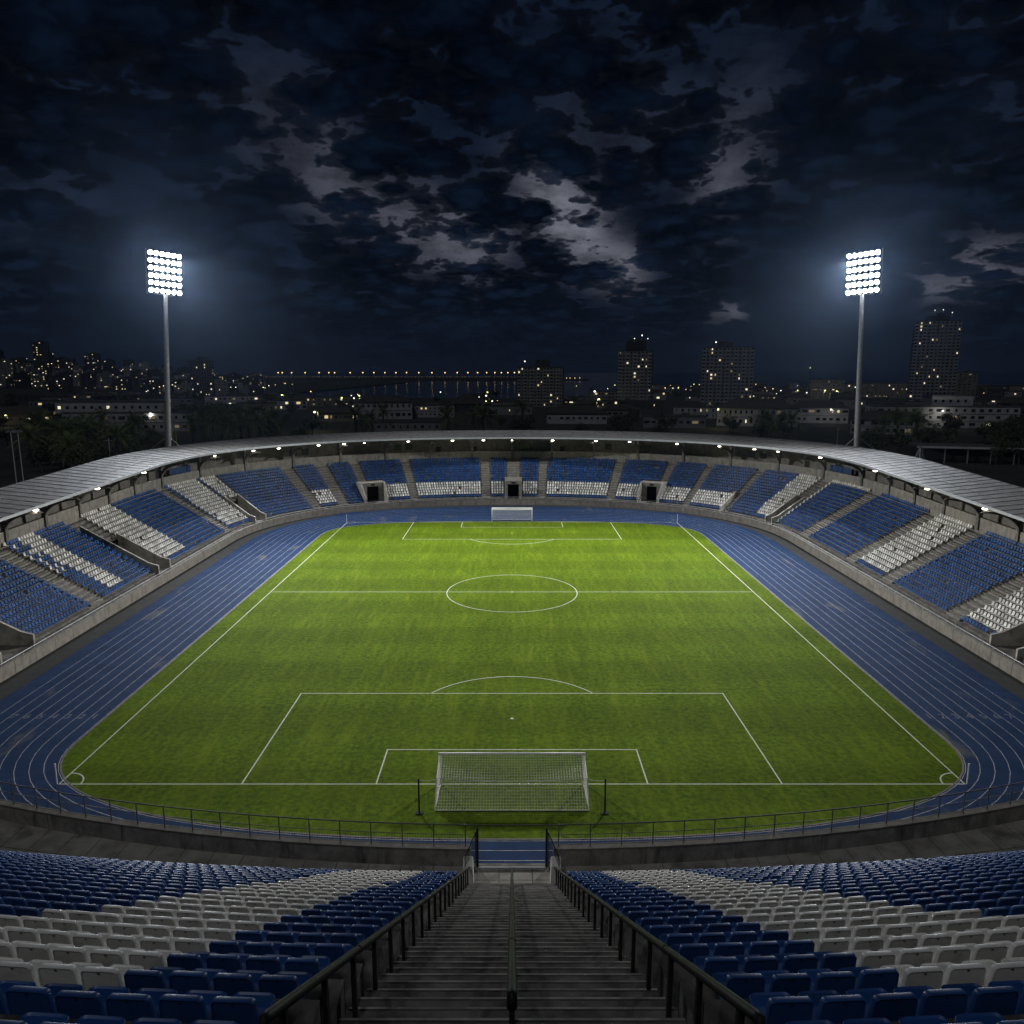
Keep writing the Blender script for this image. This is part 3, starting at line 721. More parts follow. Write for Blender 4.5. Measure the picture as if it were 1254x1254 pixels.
# gate: portal frame and two leaves swung open
gt = thing('gateway', 'slim black metal gateway at the stairs foot', 'gateway', (0, FD, ZW))
for sx in (-1, 1):
    b = MB(); b.box((0, 0, 1.05), (.10, .10, 2.1)); b.build('post', M['black_steel'], gt).location = (sx * GX, -.25, 0)
b = MB(); b.tube([(-2.2, 0, 2.07), (2.2, 0, 2.07)], .03, 8); b.build('crossbar', M['rail_paint'], gt)
b = MB(); b.box((0, -.3, .05), (2 * GX, .08, .1)); b.build('threshold', M['steel'], gt)
for sx, w in ((-1, 'left'), (1, 'right')):
    g = thing('gate_leaf', 'black barred gate leaf swung open at the %s of the gateway' % w, 'gate', (sx * (GX + .08), FD - .32, ZW + .1), 0, 'open gate leaves')
    ang = Vector((sx * .42, -1.25, 0))
    b = MB(); a = Vector((0, 0, .05)); 
    b.tube([a, a + Vector((0, 0, 1.75)), a + ang + Vector((0, 0, 1.35)), a + ang, a], .03, 6); b.build('leaf_frame', M['black_steel'], g)
    b = MB()
    for k in range(1, 9): q = ang * (k / 9); b.tube([a + q, a + q + Vector((0, 0, 1.75 - .4 * k / 9))], .011, 5)
    b.build('bars', M['black_steel'], g)

# ------------------------------------------------------------------ near seats
def rrect(w, h, r, top_w=None, n=5):
    """outline of a panel with rounded corners, from (x, z) lower left counter-clockwise"""
    tw = top_w or w; p = []
    for cx, cz, a0, hw in ((w / 2 - r, r, -90, w), (tw / 2 - r, h - r, 0, tw), (-(tw / 2 - r), h - r, 90, tw), (-(w / 2 - r), r, 180, w)):
        for i in range(n + 1):
            a = R(a0 + 90 * i / n); p.append((cx + r * math.cos(a), cz + r * math.sin(a)))
    return p
def seat_back():
    """shell of the backrest: rear face, rolled rim, side flanges that turn forward"""
    b = MB(); H_ = .44; out = rrect(.445, H_, .055, .415); n = len(out)
    def ringp(k, y, dz=0): 
        return [(x * k, y - .10 * ((z) / H_) * .55 + .012 * (1 - (x / .22) ** 2) * -1, (z - H_ / 2) * k + H_ / 2 + dz) for x, z in out]
    rings = [ringp(.90, -.004), ringp(.945, -.012), ringp(.985, -.014), ringp(1.0, -.004), ringp(1.0, .045), ringp(.985, .055), ringp(.95, .040), ringp(.90, .020)]
    b.strip(rings, close=True)
    b.add(rings[0], [tuple(range(n))]); b.add(rings[-1], [tuple(range(n))[::-1]])
    return b
def seat_pan():
    b = MB(); out = rrect(.44, .42, .07); n = len(out)
    def rg(k, z, dy=0): return [(x * k, (y - .21) * k + .26 + dy, z + .03 * ((y) / .42)) for x, y in out]
    rings = [rg(.9, -.035), rg(.98, -.03), rg(1, -.005), rg(.97, .010), rg(.88, -.006)]
    b.strip(rings, close=True); b.add(rings[0], [tuple(range(n))[::-1]]); b.add(rings[-1], [tuple(range(n))])
    return b
def seat_bracket():
    b = MB(); b.box((0, .12, .20), (.06, .05, .40)); b.box((0, .16, .415), (.30, .22, .03)); b.box((0, .12, .012), (.16, .14, .024)); return b
def seat_slot():
    b = MB(); b.box((0, 0, 0), (.028, .012, .010)); return b
PART = [('backrest', seat_back(), (0, 0, .43)), ('seat_pan', seat_pan(), (0, 0, .44)), ('bracket', seat_bracket(), (0, 0, 0))]
MES = {}
for cn, mm in (('blue', M['blue_seat']), ('white', M['white_seat'])):
    for pn, bb_, off in PART: MES[cn, pn] = bb_.build(pn, M['black_steel'] if pn == 'bracket' else mm, smooth=(pn != 'bracket'), flip=True, mesh_only=True)
SLOTM = seat_slot().build('slot', M['dark'], mesh_only=True)
for me in MES.values():
    if me.materials[0] != M['black_steel']: me.set_sharp_from_angle(angle=R(50))
near = []
for j in range(NROWS):
    d = D_FIRST + NRUN * j; rr = 1 / kap(d); z = zst(d)
    bi = 4.4 - .45 * d / 29.5; bo = 8.9 - 1.9 * d / 29.5
    for sgn in (-1, 1):
        for k in range(90):
            xa = 2.30 + .25 + .5 * k + (.06 if j % 2 else 0)
            p = RP(d, sgn * xa, z)
            if not visible(p[0], p[1], p[2] + .85, mg=60) : 
                if k > 8: break
                continue
            c = 'white' if bi < xa < bo and j > 1 else 'blue'
            near.append((p, sgn * xa / rr, c, j, k, sgn))
def depth(p): dy = CH - p[2]; return p[1] * math.cos(TH) + dy * math.sin(TH)
def inframe(p):
    q = (p[0], p[1] - .05, p[2] + .82); dy = CH - q[2]; zc = depth(q); yc = dy * math.cos(TH) - q[1] * math.sin(TH)
    u = 627 + FPX * q[0] / zc; w = 627 + FPX * yc / zc; return -12 < u < 1266 and w < 1252
cand = sorted([q for q in near if inframe(q[0])], key=lambda q: depth(q[0]))[:300]
cs = set(id(q) for q in cand)
rows_in = sorted(set(q[3] for q in cand))
count = {}
for q in sorted(cand, key=lambda q: (q[3], q[5], q[4])):
    p, an, c, j, k, sgn = q; key = (j, sgn); i = count.get(key, 0); count[key] = i + 1
    lab = '%s plastic seat, %s %s of the stairs in the %s row up' % (c, ordn(i), 'left' if sgn < 0 else 'right', ordn(rows_in.index(j)))
    t = thing('stadium_seat', lab, 'seat', p, an + rng.uniform(-.012, .012), 'blue and white seats of the near stand')
    t.rotation_euler.x = rng.uniform(-.015, .015)
    for pn, bb_, off in PART:
        o = link(pn, MES[c, pn], t, off)
        if pn == 'backrest': link('slot', SLOTM, o, (0, -.062, .40))
# the remaining near seats join the far ones in one mass
def mesh_np(me): 
    v = np.empty(len(me.vertices) * 3); me.vertices.foreach_get('co', v); return v.reshape(-1, 3), [tuple(pp.vertices) for pp in me.polygons]
bv, bf = mesh_np(MES['blue', 'backrest']); pv, pf = mesh_np(MES['blue', 'seat_pan']); kv, kf = mesh_np(MES['blue', 'bracket'])
BV = np.concatenate([bv + np.array((0, 0, .43)), pv + np.array((0, 0, .44)), kv]); BF = bf + [tuple(i + len(bv) for i in f) for f in pf] + [tuple(i + len(bv) + len(pv) for i in f) for f in kf]
BM = [0] * (len(bf) + len(pf)) + [2] * len(kf)
nverts = [np.concatenate(FARV)]; faces = [tuple(map(int, q)) for a in FARF for q in a]; mats = [m_ for m_ in FARM for _ in range(len(sf))]; smooth = [False] * len(faces)
off = nv
for q in near:
    if id(q) in cs: continue
    p, an, c, j, k, sgn = q
    if rng.random() < .006: continue
    a = an + rng.uniform(-.02, .02); ca, sa = math.cos(a), math.sin(a); P = np.empty_like(BV)
    P[:, 0] = p[0] + BV[:, 0] * ca - BV[:, 1] * sa; P[:, 1] = p[1] + BV[:, 0] * sa + BV[:, 1] * ca; P[:, 2] = p[2] + BV[:, 2]
    nverts.append(P); faces += [tuple(i + off for i in f) for f in BF]; off += len(BV)
    mats += [2 + (1 if c == 'white' else 0) if m_ == 0 else 4 for m_ in BM]; smooth += [m_ == 0 for m_ in BM]
V = np.concatenate(nverts); me = bpy.data.meshes.new('stadium_seats'); me.from_pydata(V.tolist(), [], faces)
for q in (M['far_blue'], M['far_white'], M['blue_seat'], M['white_seat'], M['black_steel']): me.materials.append(q)
me.polygons.foreach_set('material_index', mats); me.polygons.foreach_set('use_smooth', smooth); me.set_sharp_from_angle(angle=R(50)); me.update()
tn = me.attributes.new('tint', 'FLOAT', 'POINT'); tv = np.ones(len(V)); tv[:nv] = np.repeat(nrs.uniform(.62, 1.3, nv // 16), 16); tn.data.foreach_set('value', tv)
o = bpy.data.objects.new('stadium_seats', me); COL.objects.link(o); kind(o, 'stuff'); tag(o, 'blocks of blue and white plastic seats filling the far and middle terraces', 'seats')
print('seats', len(near), len(FARM), 'things', len(cand))

# ------------------------------------------------------------------ goals, net poles, corner posts
def net(mb, P00, P10, P01, P11, nu, nw, r, sag=0.0, sagdir=Vector((0, 0, -1))):
    """a bilinear sheet of cords between four corners"""
    def pt(u, w): return (P00 * (1 - u) + P10 * u) * (1 - w) + (P01 * (1 - u) + P11 * u) * w + sagdir * sag * 4 * u * (1 - u) * w
    for i in range(nu + 1): mb.tube([pt(i / nu, w / 6) for w in range(7)], r, 3, caps=False)
    for k in range(nw + 1): mb.tube([pt(u / 16, k / nw) for u in range(17)], r, 3, caps=False)
def goal(y, face, w, h, depth_, label, cord, top=1.25, fancy=True):
    t = thing('goal', label, 'goal', (0, y, 0.02), 0, 'white goals')
    hw = w / 2; b = MB(); r = .095
    for sx, nm in ((-1, 'post'), (1, 'post')):
        b = MB(); b.tube([(sx * hw, 0, 0), (sx * hw, 0, h)], r, 12); b.build('post', M['white_paint'], t, smooth=True)
    b = MB(); b.tube([(-hw - r, 0, h), (hw + r, 0, h)], r, 12); b.build('crossbar', M['white_paint'], t, smooth=True)
    by = -depth_ * face
    b = MB(); b.tube([(-hw, 0, .04), (-hw - .05, by, .04), (hw + .05, by, .04), (hw, 0, .04)], .045, 8); b.build('ground_frame', M['white_paint'], t)
    V3 = Vector; ty = by * .62; tz = top
    n1, n2 = (54, 10) if fancy else (40, 8)
    b = MB()
    net(b, V3((-hw, 0, h - .05)), V3((hw, 0, h - .05)), V3((-hw, ty, tz)), V3((hw, ty, tz)), n1, n2, cord, .22 if fancy else .1)
    def back(): 
        net(b, V3((-hw, ty, tz)), V3((hw, ty, tz)), V3((-hw - .05, by, .06)), V3((hw + .05, by, .06)), n1, n2, cord, 0)
    back()
    for sx in (-1, 1):
        net(b, V3((sx * hw, 0, h - .05)), V3((sx * hw, ty, tz)), V3((sx * hw, 0, .06)), V3((sx * (hw + .05), by, .06)), 12, n2, cord)
    b.build('net', mat('net_cord', (.85, .85, .82), (.75, .75, .70), 3, rough=.8), t)
    for sx in (-1, 1):                                                     # stays that hold the net up
        b = MB(); b.tube([(sx * hw, 0, h * .98), (sx * (hw + .02), ty, tz), (sx * (hw + .05), by, .05)], .04, 8); b.build('side_stay', M['white_paint'], t)
    return t
goal(PN, 1, 10.75, 2.46, 3.55, 'near white goal with sagging net seen from behind', .019, 1.72)
goal(PF, -1, 8.2, 2.95, 2.4, 'far white goal in front of the blue track', .016, 2.35, False)
for sx, w in ((-1, 'left'), (1, 'right')):
    t = thing('net_pole', 'thin black pole holding the near goal net, %s of it' % w, 'pole', (sx * 6.5, 48.55, 0), 0, 'net poles behind the near goal')
    b = MB(); b.tube([(0, 0, 0), (0, 0, 2.65)], .06, 8); b.build('shaft', M['black_steel'], t)
    b = MB(); b.box((0, 0, .04), (.5, .35, .07)); b.build('base_plate', M['black_steel'], t)
    b = MB(); x1 = -sx * (6.5 - 5.4); pts = [Vector((x1 * q, 1.65 * q, 2.55 - .85 * q - .1 * math.sin(q * 3.14))) for q in [i / 8 for i in range(9)]]; b.tube(pts, .014, 4); b.build('guy_rope', mat('rope', (.45, .44, .40), rough=.8), t)
for (x, y, w) in ((PL, PN, 'near left'), (PR, PN, 'near right'), (PL, PF, 'far left'), (PR, PF, 'far right')):
    t = thing('corner_post', 'slim white corner post at the %s corner of the pitch' % w, 'corner post', (x + math.copysign(.15, x), y, .015), 0, 'corner posts of the pitch')
    b = MB(); b.tube([(0, 0, 0), (0, 0, 1.6)], .045, 8); b.build('shaft', M['white_paint'], t)
    b = MB(); b.tube([(0, 0, 1.6), (0, 0, 1.66)], .06, 8); b.build('cap', M['white_paint'], t)

# ------------------------------------------------------------------ floodlight masts
AIM = Vector((0, 96, 0))
def mast(x, y, label):
    t = thing('floodlight_mast', label, 'floodlight', (x, y, 0), 0, 'floodlight masts behind the stand')
    b = MB(); b.tube([(0, 0, 0), (0, 0, 12), (0, 0, 30), (0, 0, 46)], [.78, .68, .52, .38], 20); b.build('pole', M['dull_steel'], t, smooth=True)
    lean = R(3.55) if x < 0 else -R(2.65); t.rotation_euler = (0, lean, 0); x += 50.1 * math.sin(lean)
    b = MB(); b.box((0, 0, .2), (2.6, 2.6, .5))
    b.build('base', M['concrete'], t)
    for k in range(2):
        b = MB(); v = [(0, 0, 0), (3.6 - 7.2 * k, 0, 0), (0, 0, 4.6)]; b.tube([(.4 - .8 * k, 0, 17.2), (3.6 - 7.2 * k, 0, 14.5)], .09, 8); b.build('stay', M['steel'], t)
    dirv = AIM - Vector((x, y, 50)); az = math.atan2(dirv.y, dirv.x) + math.pi / 2; tilt = R(14)
    hd = bpy.data.objects.new('lamp_head', None); COL.objects.link(hd); hd.parent = t; hd.location = (0, 0, 50.1); hd.rotation_euler = (0, 0, az)
    # local -Y faces the pitch
    W_, H_ = 7.0, 8.6
    b = MB()
    for i in range(6):
        z = -H_ / 2 + .75 + i * (H_ - 1.5) / 5; b.box((0, .45, z), (W_, .14, .20))
    for sx in (-1, -.33, .33, 1): b.box((sx * (W_ / 2 - .1), .6, 0), (.16, .16, H_))
    b.box((0, .5, -H_ / 2 + .1), (W_ * .6, .5, .2)); b.build('rack', M['dull_steel'], hd)
    lm = MB(); lm.tube([(0, .30, 0), (0, -.10, -.02)], [.28, .50], 16, caps=False); lm.tube([(0, .32, 0), (0, .30, 0)], [.3, .3], 16); housing = lm.build('lamp_housing', M['black_steel'], mesh_only=True)
    lm = MB(); n = 20; lm.add([(.43 * math.cos(2 * math.pi * k / n), -.11, .43 * math.sin(2 * math.pi * k / n)) for k in range(n)] + [(0, -.2, 0)], [(k, (k + 1) % n, n) for k in range(n)]); lens = lm.build('lens', M['lamp_lens'], mesh_only=True)
    for r_ in range(6):
        for c_ in range(6):
            o = link('lamp', housing, t); o.parent = t
            lx = -W_ / 2 + .65 + c_ * (W_ - 1.3) / 5; lz = -H_ / 2 + .75 + r_ * (H_ - 1.5) / 5
            ca, sa = math.cos(az), math.sin(az); o.location = (lx * ca - .2 * -sa * -1, lx * sa + .2 * ca * -1 * -1 * 0, 50.1 + lz)
            o.location = (lx * ca, lx * sa, 50.1 + lz); o.rotation_euler = (tilt, 0, az)
            link('lens', lens, o)
    sg = 1 if x > 0 else -1
    for k, (lx, lz, ax, ay, az_, deg, pw) in enumerate(((-2.4, 2.2, 0, 94, 0, 62, 1.0), (2.4, 2.2, -sg * 8, 102, 0, 70, 1.0), (-2.4, -2.2, -sg * 58, 122, 4, 58, .60), (2.4, -2.2, -sg * 14, 176, 4, 70, .30), (0, 0, sg * 30, 140, 0, 76, .25))):
        ld = bpy.data.lights.new('floodlight_beam', 'SPOT'); lo = bpy.data.objects.new('floodlight_beam', ld); COL.objects.link(lo)
        ca, sa = math.cos(az), math.sin(az); fx, fy = sa, -ca
        pos = Vector((x + lx * ca + fx * 1.6, y + lx * sa + fy * 1.6, 50.1 + lz)); lo.location = pos
        lo.rotation_euler = (Vector((ax, ay, az_)) - pos).to_track_quat('-Z', 'Y').to_euler()
        ld.energy = FLOOD * pw; ld.spot_size = R(deg); ld.spot_blend = 1.0; ld.shadow_soft_size = .4; ld.color = (1.0, .98, .94)
    ld = bpy.data.lights.new('floodlight_spill', 'SPOT'); lo = bpy.data.objects.new('floodlight_spill', ld); COL.objects.link(lo)
    lo.location = (x + math.sin(az) * 1.3, y - math.cos(az) * 1.3, 50.1); ld.energy = SPILL; ld.spot_size = R(178); ld.spot_blend = .25; lo.rotation_euler = Vector((math.sin(az), -math.cos(az), .12)).to_track_quat('-Z', 'Y').to_euler(); ld.shadow_soft_size = .4; ld.color = (.88, .94, 1.0)
FLOOD, SPILL = 2.6e5, 1.05e5
mast(-72.5, 158.0, 'tall grey floodlight mast with a grid of lit lamps, left')
mast(72.5, 158.0, 'tall grey floodlight mast with a grid of lit lamps, right')

# ------------------------------------------------------------------ lamps under the roof edge
LAMPS = [(-112.0, 1), (-97.1, 1), (-82.5, 1), (-60.7, .45), (-52.5, .8), (-47.5, 1), (-39.8, 1), (-34.9, 1), (-30.9, .4), (-22.1, 1), (-12.9, 1), (-6.3, 1.1), (0, .4), (8.9, 1.1), (18.0, 1),
         (24.9, .8), (34.3, 1), (42.5, 1), (49.3, .8), (54, .6), (63.3, 1), (80.8, 1), (97.3, 1), (111.3, 1), (126, 1), (-127, 1)]
lb = MB(); lb.box((0, 0, .16), (.62, .34, .2)); lb.tube([(0, 0, .24), (0, .0, .62)], .04, 6); lampbody = lb.build('housing', M['steel'], mesh_only=True)
lb = MB(); lb.tube([(0, 0, .08), (0, 0, .02), (0, 0, -.06), (0, 0, -.10)], [.26, .34, .26, .08], 12); lamplens = lb.build('lens', M['roof_lens'], mesh_only=True)
for i, (s, pw) in enumerate(LAMPS):
    x, y, z = F3(s, OF + .8, ZF - .78)
    t = thing('roof_lamp', 'bright lamp hung under the roof edge, %s from the left' % ordn(i), 'lamp', (x, y, z), Fang(s), 'lamps under the stand roof')
    link('housing', lampbody, t); o = link('lens', lamplens, t); o.scale = (1.1 * pw ** .5, 1.1 * pw ** .5, 1)
    ld = bpy.data.lights.new('roof_lamp_light', 'SPOT'); lo = bpy.data.objects.new('roof_lamp_light', ld); COL.objects.link(lo)
    a = Fang(s); lo.location = (x, y, z - .12); dv = Vector((-math.sin(a) * .55, math.cos(a) * .55, -1)); lo.rotation_euler = dv.to_track_quat('-Z', 'Y').to_euler()
    ld.energy = 230 * pw; ld.spot_size = R(165); ld.spot_blend = .5; ld.shadow_soft_size = .2; ld.color = (1.0, .93, .74)

# ------------------------------------------------------------------ town beyond the stand
def at(px, zc):
    """ground point seen at picture column px and camera depth zc"""
    return (px - 627) / FPX * zc, (zc - 5.5) / .983
TONES = [mat('render_white', (.42, .42, .43), (.32, .32, .33), .3, rough=.9), mat('render_grey', (.24, .24, .25), (.17, .17, .17), .3, rough=.9), mat('render_tan', (.24, .21, .17), (.17, .15, .12), .3, rough=.9), mat('render_dark', (.055, .055, .06), (.035, .035, .04), .3, rough=.9)]
ROOF = mat('roof_tiles', (.030, .026, .024), (.045, .038, .034), .6, rough=.9)
FLAT = mat('roof_felt', (.05, .05, .052), (.08, .08, .08), .4, rough=.9)
wb = MB(); wb.box((0, 0, 0), (1.4, .10, 1.5)); WIN = {k: wb.build('window', m_, mesh_only=True) for k, m_ in (('dark', M['glass']), ('a', M['lit_a']), ('b', M['lit_b']), ('c', M['lit_c']))}
wb = MB(); wb.box((0, -.06, -.80), (1.8, .16, .10)); wb.box((0, -.02, .80), (1.7, .08, .08)); SILL = wb.build('sill', TONES[0], mesh_only=True)
def hip(mb, w, d, h, z, ov=.6, mi=0):
    a, b = w / 2 + ov, d / 2 + ov; r = max(a - b, .5)
    mb.add([(-a, -b, z), (a, -b, z), (a, b, z), (-a, b, z), (-r, 0, z + h), (r, 0, z + h), (-a, -b, z - .25), (a, -b, z - .25), (a, b, z - .25), (-a, b, z - .25)],
           [(0, 1, 5, 4), (1, 2, 5), (2, 3, 4, 5), (3, 0, 4), (6, 7, 1, 0), (7, 8, 2, 1), (8, 9, 3, 2), (9, 6, 0, 3), (9, 8, 7, 6)])
def house(px, zc, w, dp, h, label, roof='flat', tone=0, lit=.2, rz=None, storeys=2, group='houses beyond the stand', gap=3.6, sills=True, z0=0.0, setback=None, name='house', cat='house'):
    x, y = at(px, zc); rz = -math.atan2(x, y) * .8 if rz is None else rz
    t = thing(name, label, cat, (x, y, z0), rz, group)
    b = MB(); b.box((0, 0, h / 2 - 1), (w, dp, h + 2)); b.build('walls', TONES[tone], t)
    b = MB()
    if roof == 'hip': hip(b, w, dp, min(w, dp) * .26, h)
    else:
        b.box((0, 0, h + .12), (w + .3, dp + .3, .24))
        for sx, sy, q in ((0, -dp / 2, 0), (0, dp / 2, 0), (-w / 2, 0, 1), (w / 2, 0, 1)): b.box((sx * .985, sy * .985, h + .55), ((.2, dp - .6, .62) if q else (w, .2, .62)))
        b.box((w * .2, dp * .1, h + 1.2), (min(4, w * .2), 3, 2)); 
        for _ in range(3): b.box((rng.uniform(-.4, .4) * w, rng.uniform(-.3, .3) * dp, h + .8), (1.4, 1.1, 1.1))
    b.build('roof', ROOF if roof == 'hip' else FLAT, t)
    sh = h / storeys; gap = gap * rng.choice((.8, 1, 1.25)); ww = rng.choice((.8, 1.1, 1.5)); wh = rng.choice((.8, 1.0, 1.25)); n = max(2, int(w / gap))
    if sills:
        for f in range(storeys):
            b = MB(); b.box((0, -dp / 2 - .10, sh * f + .15), (w + .1, .22, .26)); b.build('ledge', TONES[min(3, tone + 1)], t)
    m_ = max(1, int(dp / (gap * 1.3)))
    for f in range(storeys):
        zc_ = sh * (f + .55)
        for k in range(n):
            if rng.random() < .12: continue
            q = rng.random(); kd = ('a' if rng.random() < .3 else 'b' if rng.random() < .35 else 'c') if q < lit * .8 else 'dark'
            o = link('window', WIN[kd], t, (-w / 2 + (k + .5) * w / n, -dp / 2 - .04, zc_)); o.scale = (ww * rng.choice((.6, 1, 1, 1.5)), 1, min(1, sh / 3.0) * wh)
            if sills: link('sill', SILL, o)
        side = 1 if x < 0 else -1
        for k in range(m_):
            kd = 'c' if rng.random() < lit * .5 else 'dark'
            link('window', WIN[kd], t, (side * (w / 2 + .04), -dp / 2 + (k + .5) * dp / m_, zc_), math.pi / 2)
    if setback:
        b = MB(); b.box((setback[0], 1.0, h + setback[2] / 2), (setback[1], dp * .6, setback[2])); b.build('upper_floor', TONES[tone], t)
        b = MB(); b.box((setback[0], 1.0, h + setback[2] + .15), (setback[1] + .8, dp * .6 + .8, .3)); b.build('upper_roof', FLAT, t)
        for k in range(int(setback[1] / 4)):
            link('window', WIN['dark' if rng.random() > lit else 'b'], t, (setback[0] - setback[1] / 2 + (k + .5) * 4, 1.0 - dp * .3 - .04, h + setback[2] * .5))
    return t
house(163, 405, 62, 18, 9.5, 'wide white flat-roofed building with a set-back upper floor, left of centre', 'flat', 0, .22, storeys=2, setback=(-9, 54, 6.0), gap=4.6, rz=.12, name='apartment_house')
house(22, 455, 36, 16, 6.5, 'low house with hipped roof and a lit porch at the left edge', 'hip', 2, .35, storeys=1)
house(78, 600, 44, 16, 8.5, 'flat grey building behind the wide white one', 'flat', 1, .25)
house(110, 780, 34, 16, 8, 'small flat block below the hillside, left of the mast', 'flat', 1, .25)
house(205, 640, 40, 16, 9, 'grey flat-roofed house right beside the left mast', 'flat', 1, .22)
house(285, 700, 46, 16, 9, 'long pale flat block right of the left mast', 'flat', 0, .25)
house(345, 640, 42, 14, 7, 'low pale row house near the bay', 'flat', 0, .5)
house(405, 700, 44, 15, 8, 'low house by the water with many lit windows', 'flat', 2, .6)
house(412, 480, 26, 13, 6, 'small house with dark hipped roof beside a lit lamp', 'hip', 2, .3, storeys=1)
house(470, 510, 38, 15, 11.5, 'white two-storey house with dark hipped roof before the bay', 'hip', 0, .18)
house(530, 530, 30, 14, 8, 'pale flat-roofed house right of the white hipped house', 'flat', 0, .2)
house(500, 405, 34, 12, 4.5, 'low long shed just behind the stand roof', 'flat', 1, .2, storeys=1)
house(575, 640, 30, 14, 6, 'low house with a lit street front left of the twin block', 'hip', 1, .45, storeys=1)
house(620, 560, 38, 13, 6, 'flat house with three lit windows before the twin block', 'flat', 1, .4, storeys=1)
house(706, 465, 36, 18, 6.5, 'broad house with wide dark hipped roof and white walls', 'hip', 0, .12, storeys=1)
house(742, 700, 34, 16, 13, 'grey block left of the stepped tower', 'flat', 1, .15, storeys=4)
house(760, 520, 26, 13, 6, 'small lit house in front of the stepped tower', 'hip', 2, .4, storeys=1)
house(825, 430, 34, 14, 6.0, 'low flat house with dim windows right of the stepped tower', 'flat', 1, .25, storeys=1)
house(850, 520, 28, 14, 7, 'small pale house at the foot of the broad tower', 'flat', 0, .3)
house(925, 445, 44, 20, 10.5, 'large white house with long dark hipped roof right of the broad tower', 'hip', 0, .12)
house(1000, 470, 34, 16, 9.5, 'white two-storey house with hipped roof left of the right mast', 'hip', 0, .2)
house(1085, 385, 34, 16, 7.5, 'white house with dark hipped roof right of the right mast', 'hip', 0, .08)
house(1150, 432, 76, 18, 11.5, 'long white three-storey building with a lit round lamp, far right', 'flat', 0, .10, storeys=3, setback=(4, 22, 6.5), gap=4.4, rz=-.1, name='apartment_house')
house(1222, 470, 40, 16, 9, 'dark flat block at the right edge', 'flat', 3, .12)
house(1010, 880, 34, 18, 22, 'pale five-storey apartment block left of the right mast', 'flat', 2, .2, storeys=5, gap=3.2, name='apartment_block', cat='building')
house(1032, 905, 22, 16, 17, 'four-storey apartment block adjoining the pale one', 'flat', 2, .2, storeys=4, name='apartment_block', cat='building')
house(1082, 930, 52, 16, 17, 'long four-storey apartment block right of the right mast', 'flat', 2, .25, storeys=4, name='apartment_block', cat='building')
house(1172, 800, 30, 20, 30, 'plain narrow slab block beside the tallest tower', 'flat', 2, .12, storeys=9, gap=4.2, name='apartment_block', cat='building')
# scattered low houses that fill the plain
fill = [(rng.uniform(250, 1250), rng.uniform(560, 900)) for _ in range(46)] + [(rng.uniform(780, 1254), rng.uniform(900, 1500)) for _ in range(44)] + [(rng.uniform(0, 330), rng.uniform(520, 950)) for _ in range(26)]
fill = [q for q in fill if not (at(*q)[1] > 860 and -420 < at(*q)[0] < 130)]
fill.sort()
for i, (px, zc) in enumerate(fill):
    q = rng.random()
    house(px, zc, rng.uniform(16, 34), rng.uniform(11, 16), rng.choice((4, 6, 7, 9)), '%s %s-roofed house in the dark town, %s from the left' % (rng.choice(('small dim', 'low dim', 'modest dim')), 'hip' if q < .5 else 'flat', ordn(i)),
          'hip' if q < .5 else 'flat', rng.choice((1, 1, 2, 3, 3)), .28, storeys=rng.choice((1, 2)), group='low houses of the town', sills=False, gap=5.5)

# towers
def tower(px, zc, w, dp, h, floors, cols, label, lit, tone=1, crown=None, wings=None, balc=True):
    x, y = at(px, zc); t = thing('tower_block', label, 'tower', (x, y, 0), -math.atan2(x, y) + rng.uniform(-.12, .12), 'tower blocks near the sea')
    b = MB(); b.box((0, 0, h / 2 - 1), (w, dp, h + 2))
    if wings:
        for wx, ww, wh in wings: b.box((wx, 1.2, wh / 2 - 1), (ww, dp * .8, wh + 2))
    b.build('walls', TONES[tone], t)
    b = MB(); b.box((0, 0, h + .25), (w + .5, dp + .5, .5))
    for cx, cw, ch in (crown or [(0, w * .3, 4)]): b.box((cx, 0, h + .5 + ch / 2), (cw, dp * .5, ch))
    b.build('roof', TONES[3], t)
    fh = h / floors; bw = w / cols
    spots = [(f, c) for f in range(floors) for c in range(cols)]; rng.shuffle(spots)
    for f, c in spots[:100]:
        q = rng.random(); kd = ('b' if rng.random() < .45 else 'a' if rng.random() < .5 else 'c') if q < lit else 'dark'
        o = link('window', WIN[kd], t, (-w / 2 + (c + .5) * bw, -dp / 2 - .05, (f + .55) * fh)); o.scale = (bw * .5 / 1.5 * rng.choice((.6, 1)), 1, fh * .5 / 1.5)
    rest = MB()
    for f, c in spots[100:]: rest.box((-w / 2 + (c + .5) * bw, -dp / 2 - .02, (f + .55) * fh), (bw * .5, .1, fh * .5))
    sd = 1 if x < 0 else -1
    for f in range(floors):
        for k in range(3): rest.box((sd * (w / 2 + .02), -dp / 2 + (k + .5) * dp / 3, (f + .55) * fh), (.1, dp / 6, fh * .45))
    if wings:
        for wx, ww, wh in wings:
            for f in range(int(wh / fh)):
                for k in range(3): rest.box((wx - ww / 2 + (k + .5) * ww / 3, 1.2 - dp * .4 - .02, (f + .55) * fh), (ww / 6, .1, fh * .5), mi=1 if rng.random() < lit * .5 else 0)
    o = rest.build('windows', [M['glass'], M['lit_c']], t); o['kind'] = 'stuff'
    if balc:
        bm = MB()
        for c in range(0, cols, 2): bm.box((-w / 2 + (c + .5) * bw, -dp / 2 - .65, 0), (bw * .86, 1.2, .16)); bm.box((-w / 2 + (c + .5) * bw, -dp / 2 - 1.2, .5), (bw * .86, .08, .9))
        me_ = bm.build('balcony', TONES[max(0, tone - 1)], mesh_only=True)
        for f in range(1, floors): link('balcony', me_, t, (0, 0, f * fh))
    return t
T1 = tower(662, 700, 41, 16, 35, 12, 14, 'broad twelve-storey block with a dark central core, by the bay', .16, 1, [(2, 13, 6.5)])
